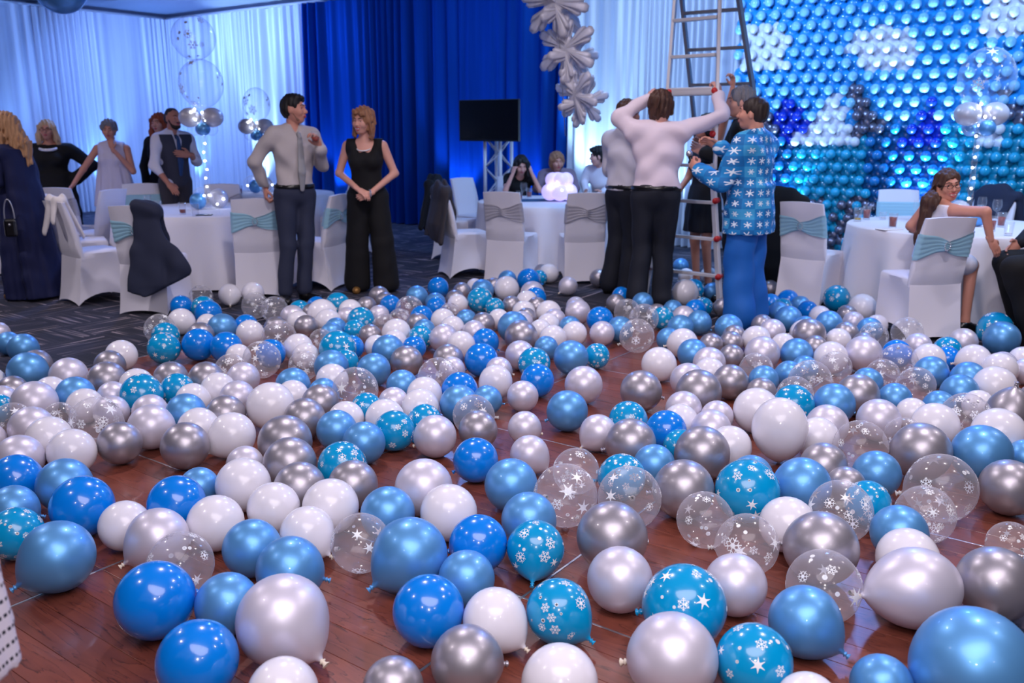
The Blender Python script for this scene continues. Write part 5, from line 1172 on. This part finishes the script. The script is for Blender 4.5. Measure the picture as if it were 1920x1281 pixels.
p.add('knit_wrap', [Skirt((0, 0, 1.44), (0, 0, 0.58), (0.13, 0.20), (0.22, 0.30), 9, 0.06, 0.8, bulge=0.1), C((0, 0.19, 1.42), (0, -0.19, 1.42), 0.075, None, 0.05)], 'knit', 0.013, noise=drapefold(0.006, 20))
# ================================================================== FLOOR BALLOONS
# per crop of the photograph: x0, y0, scale | centre x, y, radius, kind   (W white, P pearl, B sky, R royal, S silver, C clear print, T teal print)
BD = '''260 490 6|480 508 125 R;700 400 130 C;730 525 135 T;785 588 150 R;480 680 150 W;245 770 172 C;296 838 157 T;287 1015 180 T;775 710 118 W;720 865 150 S;932 790 167 B;680 975 184 R;1015 1020 180 R;1205 765 135 R;1258 850 157 W;1025 380 125 W k-d;1285 360 125 W;1310 500 150 C;1545 545 150 C;1795 560 122 T;1745 670 138 P;1795 715 132 W;1550 790 138 S;1580 890 195 C;1490 1075 165 R;1388 1145 212 C;1095 1095 138 W;1050 1265 188 C;1800 1015 165 W;1890 1100 150 W;1860 1210 170 C
560 490 6|108 760 134 S;205 510 115 R;440 515 137 T;270 620 165 W;305 720 148 W;150 620 110 S;580 595 135 W;545 660 105 P;702 702 157 T;768 535 110 S;905 422 116 S;970 480 102 S;1033 525 119 R;1248 577 158 C;1332 425 124 B;1570 325 121 R;1540 498 117 B;1548 550 117 R;1373 658 131 R;1343 748 132 S;1410 805 118 B;1370 890 140 T;1147 680 110 C;905 640 118 P;965 750 128 C;1105 845 165 W;1085 940 138 W;805 870 128 S;440 790 105 B;370 850 122 B;610 810 105 T;255 930 135 C;455 1030 210 T;630 1010 140 R;520 1160 120 T;370 1230 195 B;835 1000 110 W;1008 1045 183 B;1300 1010 128 R;1215 1170 184 S;847 1262 190 B;1685 1145 175 S;1635 905 165 P;1835 980 162 W;1625 700 140 W;1730 785 140 W;1788 515 118 W;1760 455 106 S;1700 610 105 C
860 480 6|65 425 88 S;242 392 130 B;180 350 95 W;242 527 147 T;495 600 107 T;560 590 80 S;395 340 80 S;547 268 106 B;540 370 142 W;785 270 130 R;905 250 92 T;820 185 92 S;1025 183 108 W;837 430 137 P;855 468 127 R;715 550 125 W;738 672 132 W;875 600 75 S;750 730 118 S;1012 672 142 W;1078 750 127 P;1012 805 130 W;1250 830 85 B;1318 570 112 P;1340 664 145 P;1230 340 108 P kl;1578 252 106 S;1845 450 90 R;1770 540 112 S;1588 752 152 R;1625 905 142 P;1805 860 148 B;920 870 110 W;1060 965 155 W;1302 908 141 W;985 1072 132 B;705 945 188 S;615 835 180 B;720 770 125 P;450 745 120 W;275 800 135 S;175 890 135 P;85 750 108 B;292 1005 155 R;257 1210 192 R;690 1155 168 P;850 1250 184 T;1262 1183 197 B;1555 1163 145 T
1160 480 6|95 630 147 C;283 735 165 C;205 935 194 C;495 730 130 T;285 520 120 B;430 650 100 S;690 415 150 W;870 380 125 T;865 610 122 R;985 575 108 T;610 605 105 B;732 690 130 P;905 782 140 B;693 845 150 B;560 975 137 B;718 1020 172 W;830 1140 172 B;1015 1248 185 P;1062 1035 133 S;1268 1015 128 S;1268 1172 140 S;1285 925 118 S;1248 855 157 B;1165 590 110 S;1010 215 78 W;700 115 90 B;760 230 70 W;1020 400 80 B;1515 980 160 W;1725 888 147 P;1615 780 122 S;1610 1135 196 P
1380 500 6|385 250 95 S;562 390 122 R;335 400 105 R;280 400 70 W;360 520 120 B;525 465 95 T;700 430 90 B;805 495 112 R;590 590 150 B;775 680 125 B;755 740 143 W;845 800 183 S;945 560 120 W;1045 645 150 B;1248 545 110 S;1320 625 105 P;1357 335 148 T;1513 468 158 W;1780 525 102 W;1690 660 118 W;1502 715 142 B;1548 785 160 C;1240 760 140 S;1145 840 145 W;1420 870 120 S;1445 1025 207 P;530 920 138 W;682 1025 182 B;890 945 122 S;1062 1065 187 W;1090 1170 182 C;790 1190 140 B;590 1250 150 B;240 1215 190 C
1600 500 6|605 745 175 C;740 900 150 P;1235 850 157 P;1595 700 190 T;1670 812 195 B;1043 940 153 T;1060 1040 140 R;485 1020 162 R;490 1105 205 C;845 1085 182 W
0 600 6|-20 150 115 P;95 265 100 B;262 320 165 B;410 505 170 S;210 635 222 B;10 720 120 W;150 840 170 S;778 672 208 P;578 860 182 W;1368 440 177 W;1240 550 170 S;1212 720 212 S;1525 780 190 W;868 920 216 B;1220 900 165 P;1598 885 235 T;892 1020 200 W;350 1030 255 P;285 1110 200 C;735 1130 180 C;1085 1200 288 C;1260 1090 195 P;-20 1050 110 T;30 950 120 P
0 560 3.767|1205 590 120 S;1452 600 128 S;1260 670 118 T;1542 670 122 W;1720 590 115 P;1680 730 125 P;1365 745 120 W;1315 838 140 B;1605 850 140 S;1065 830 125 P;1070 938 160 P;1405 945 145 W;1638 1000 165 W kl;1312 1073 168 S;820 1060 152 S;355 1020 158 W;512 1115 165 W;150 960 155 P;0 1020 100 P;172 1160 168 P
480 560 3.767|540 600 115 W;718 690 163 C;262 655 123 B;262 695 112 W;100 790 170 W;478 690 95 B;458 765 132 S;345 880 148 S;767 780 105 T;638 880 127 W;970 760 105 P;912 875 138 W;1165 810 135 W;1193 705 127 W;1033 640 112 B;1290 590 148 C;1385 530 95 P;1430 675 130 R;1692 613 120 W kl;1715 530 92 P;1435 775 138 B;1632 745 78 B;1537 855 147 C;1570 960 140 S;1185 880 120 T;1265 1005 152 P;978 965 145 T;763 1053 152 B;572 960 143 B;207 1045 190 S;240 1200 188 S;610 1215 172 T;1552 1175 160 R
960 560 3.767|75 718 112 P;178 605 120 R;505 637 135 P;390 823 146 B;1037 490 124 W;910 680 147 S;820 890 138 T;607 981 133 P kl;838 1055 177 S;1095 970 145 R;1180 1070 90 T;1345 1125 194 S;1003 1210 148 B;1200 895 125 W;1233 820 130 P;1315 690 163 S;1540 615 125 S;1240 605 125 P;1393 550 110 W;1765 590 105 B;1760 690 105 S;1455 860 115 P;1690 820 162 W;1395 950 140 P;1570 1080 150 W;1690 1290 150 B;90 945 120 P;125 1137 140 P kr;1895 1010 205 W ktall
1440 560 3.767|790 575 118 C;715 615 108 B;1045 640 130 C;1172 555 120 B;1450 465 118 W;1400 595 123 B;1633 528 122 W;1660 470 95 P;1800 440 100 W;1820 540 80 P;1640 655 148 W;1362 695 128 B;1205 790 112 B;1468 775 108 W;1385 870 172 C;1710 830 165 S ku;1635 995 185 W;1815 730 70 S;627 712 150 S;892 740 117 B;457 772 146 B;295 610 150 C;190 700 125 C;190 780 145 T;797 900 153 P;1015 840 92 W;1160 935 165 W;960 990 135 C;412 930 148 P;340 1030 150 W;665 1075 187 C;1042 1110 205 S;1485 1130 205 B;1800 1150 120 B;402 1225 165 S;750 1280 167 B
0 860 3.042|95 150 145 R;372 180 152 B;473 305 175 R;80 320 137 B;95 460 150 T;330 596 205 B kl;715 415 143 W;905 490 175 P kl;1010 290 163 R;1140 190 105 B;1228 402 160 W;1390 180 155 W;1400 60 100 P;1032 640 186 C;910 845 222 R;1280 870 180 B;1130 1195 230 R;1440 545 165 B
480 860 3.042|110 310 150 W;243 200 147 S;555 180 142 S;427 305 160 W;295 460 155 W kr;598 516 170 C;752 345 155 B;957 195 165 P;1100 340 163 W;882 588 216 B kl;1268 520 167 R;1195 720 162 B;995 908 205 R;1360 960 185 W kr;1205 1200 207 S;785 1350 130 S;157 965 263 P kr;155 1380 200 W;195 670 190 B;1455 180 152 B
960 860 3.042|105 375 157 B;133 550 165 T kd;307 245 182 C;365 100 133 C;625 135 135 T;665 252 181 C;980 208 172 S;570 480 202 S;615 726 187 P;1100 382 161 C;1330 215 183 T;1340 525 176 C;982 880 238 T;1273 757 177 P;915 1180 256 P;260 913 188 T kr;272 1320 217 W;1395 1215 218 T
1420 860 3.042|253 185 162 B;170 410 160 W;360 545 208 S;517 347 180 C;625 285 130 T;500 175 100 S;1024 225 197 C;935 350 165 C;815 455 160 B;845 590 172 W;870 735 230 P kL;400 768 210 C;272 972 206 B kr;1430 195 160 S;1440 525 122 C;1345 755 213 S;1200 1230 335 B;730 1340 165 B;265 1440 185 W'''
BL_ = []
for ln in BD.split('\n'):
    hd, body = ln.split('|'); x0, y0, sc = map(float, hd.split())
    for it in body.split(';'):
        q = it.split(); x, y, r = float(q[0])/sc+x0, float(q[1])/sc+y0, float(q[2])/sc; kn = q[4] if len(q) > 4 else ''
        d = ray(x, y); t = CAMH/(r/FPX-d.z); R = r/FPX*t
        Rc = min(max(R, 0.082), 0.165)
        if Rc != R: t = (Rc-CAMH)/d.z; R = Rc
        BL_.append([d.x*t, d.y*t, R, q[3], kn])
P0 = np.array([[b[0], b[1]] for b in BL_]); RR = np.array([b[2] for b in BL_]); PP = P0.copy(); n = len(PP)
# settle the balloons so that they press against, not through, each other and the furniture
RE = RR*np.array([1.25 if b[4] == 'kL' else 1.0 for b in BL_]); MIN = 2*np.sqrt(np.outer(RE, RE)); np.fill_diagonal(MIN, 0)
OB = np.array([(a, b, c) for a, b, c in OBST]+[(-1.97, 8.08, 0.22), (-1.37, 8.5, 0.24), (1.05, 8.35, 0.19), (1.24, 7.72, 0.21), (1.86, 6.98, 0.26), (1.93, 8.62, 0.13), (2.12, 8.05, 0.16), (1.80, 7.52, 0.05), (1.21, 8.05, 0.05), (3.55, 6.72, 0.12)])
for itn in range(500):
    D = PP[:, None]-PP[None]; L = np.sqrt((D**2).sum(-1))+1e-6; ov = np.clip(MIN-L, 0, None)
    mv = (D/L[..., None]*ov[..., None]).sum(1)*0.28
    Do = PP[:, None]-OB[None, :, :2]; Lo = np.sqrt((Do**2).sum(-1))+1e-6; oo = np.clip(OB[None, :, 2]+RR[:, None]*0.92-Lo, 0, None)
    PP += mv+(Do/Lo[..., None]*oo[..., None]).sum(1)*0.5+(P0-PP)*(0.03 if itn < 330 else 0.0)
KIND = dict(W='b_white', P='b_pearl', B='b_sky', R='b_royal', S='b_silver', C='b_clear', T='b_teal')
DESC = dict(W='opaque white balloon', P='pearl white balloon', B='pearly sky blue balloon', R='glossy royal blue balloon', S='metallic silver balloon', C='clear snowflake print balloon', T='turquoise snowflake print balloon')
def balloon_body(m, el):
    prof = [(0.0005, 1.0)]
    for a in np.linspace(0.10, math.pi-0.12, 20):
        t = max(0, (a-math.pi*0.5)/(math.pi*0.5)); r = math.sin(a)*(1-0.16*el*t**1.5); z = math.cos(a)*(1+0.16*el*t**2); prof.append((r, z))
    zb = -(1+0.16*el); prof += [(0.075, zb-0.005), (0.055, zb-0.04)]
    V, F = lathe(prof[::-1], 32); return mesh_np('balloon', V, F, [m])
def knot_mesh(m, el):
    zb = -(1+0.16*el); V, F = lathe([(0.055, zb-0.03), (0.04, zb-0.055), (0.075, zb-0.075), (0.08, zb-0.095), (0.045, zb-0.115), (0.05, zb-0.15), (0.085, zb-0.185), (0.095, zb-0.20), (0.075, zb-0.205), (0.02, zb-0.16)], 14); return mesh_np('knot', V, F, [m])
mat('knot_cream', srgb(226, 214, 196), 0.5); mat('b_knotclear', srgb(190, 186, 186), 0.5)
BM = {}
for k_, m_ in KIND.items():
    for e_ in (0, 1):
        el = (0.35, 1.1)[e_]; BM[k_, e_] = (balloon_body(m_, el), knot_mesh({'b_white': 'knot_cream', 'b_pearl': 'knot_cream', 'b_clear': 'b_knotclear'}.get(m_, m_), el))
FL = {'T': [flake_decals(1.0, 40, 11+i, 0.12, 0.22) for i in range(3)], 'C': [flake_decals(1.0, 22, 21+i, 0.15, 0.30) for i in range(3)]}
rnd = random.Random(5)
NAME = dict(W='white_balloon', P='pearl_balloon', B='sky_blue_balloon', R='royal_blue_balloon', S='silver_balloon', C='clear_balloon', T='turquoise_balloon')
CAT = dict(W='white balloon', P='pearl balloon', B='blue balloon', R='royal balloon', S='silver balloon', C='clear balloon', T='turquoise balloon')
SHORT = dict(W='white', P='pearl', B='sky blue', R='royal blue', S='silver', C='clear', T='turquoise')
DD = np.sqrt(((PP[:, None]-PP[None])**2).sum(-1)); np.fill_diagonal(DD, 9); NEAR = np.argsort(DD, 1)[:, :2]
for i, b in enumerate(BL_):
    k_, R, kn = b[3], b[2], b[4]; x, y = PP[i]; fz = floor_z(x, y); e_ = 1 if (kn or rnd.random() < 0.25) else 0
    body, knot = BM[k_, e_]
    kd = {'kl': (-0.75, -0.45, -0.5), 'kr': (0.75, -0.45, -0.5), 'kd': (-0.1, -0.75, -0.6), 'k-d': (0.2, -0.7, -0.6), 'kL': (-1, -0.1, -0.1), 'ku': (0, -0.1, 1), 'ktall': (0.1, 0.2, -1)}.get(kn)
    if kd is None: a = rnd.uniform(-0.5, math.pi+0.5); kd = (math.cos(a), abs(math.sin(a))*0.8+0.2, rnd.uniform(-0.75, -0.2))
    dr = -Vector(kd).normalized(); q = dr.to_track_quat('Z', 'Y'); q = q @ Euler((0, 0, rnd.uniform(0, 6.28))).to_quaternion()
    o = bpy.data.objects.new(NAME[k_], body); link(o); o.location = (x, y, fz+R*1.0+0.001); o.rotation_mode = 'QUATERNION'; o.rotation_quaternion = q; o.scale = (R, R, R)
    if kn == 'ktall': o.scale = (R*0.95, R*0.95, R*1.12); o.location.z += R*0.32
    if kn == 'kL': o.scale = (R*0.98, R*0.98, R*1.12)
    u_, v_ = Vector((x, y, 0)).dot(UA), Vector((x, y, 0)).dot(VA); wood = fz > 0
    surf = 'dance floor' if wood else 'carpet'; a_, b_ = sorted(SHORT[BL_[j][3]] for j in NEAR[i])
    where = ('beside two '+a_+' balloons' if a_ == b_ else 'beside '+a_+' and '+b_+' balloons')+' on the '+surf
    if DD[i, NEAR[i, 0]] > 0.36: where = 'lying clear of the others on the '+surf
    tag(o, DESC[k_]+' '+where, CAT[k_], DESC[k_].replace('balloon', 'balloons')+' '+where)
    kk = bpy.data.objects.new('knot', knot); link(kk, o)
    if k_ in FL: link(bpy.data.objects.new('snowflake_print', FL[k_][rnd.randrange(3)]), o)['kind'] = 'stuff'
print('balloons', n, 'max overlap', ov.max(), 'mean shift', np.linalg.norm(PP-P0, axis=1).mean(), 'max shift', np.linalg.norm(PP-P0, axis=1).max())
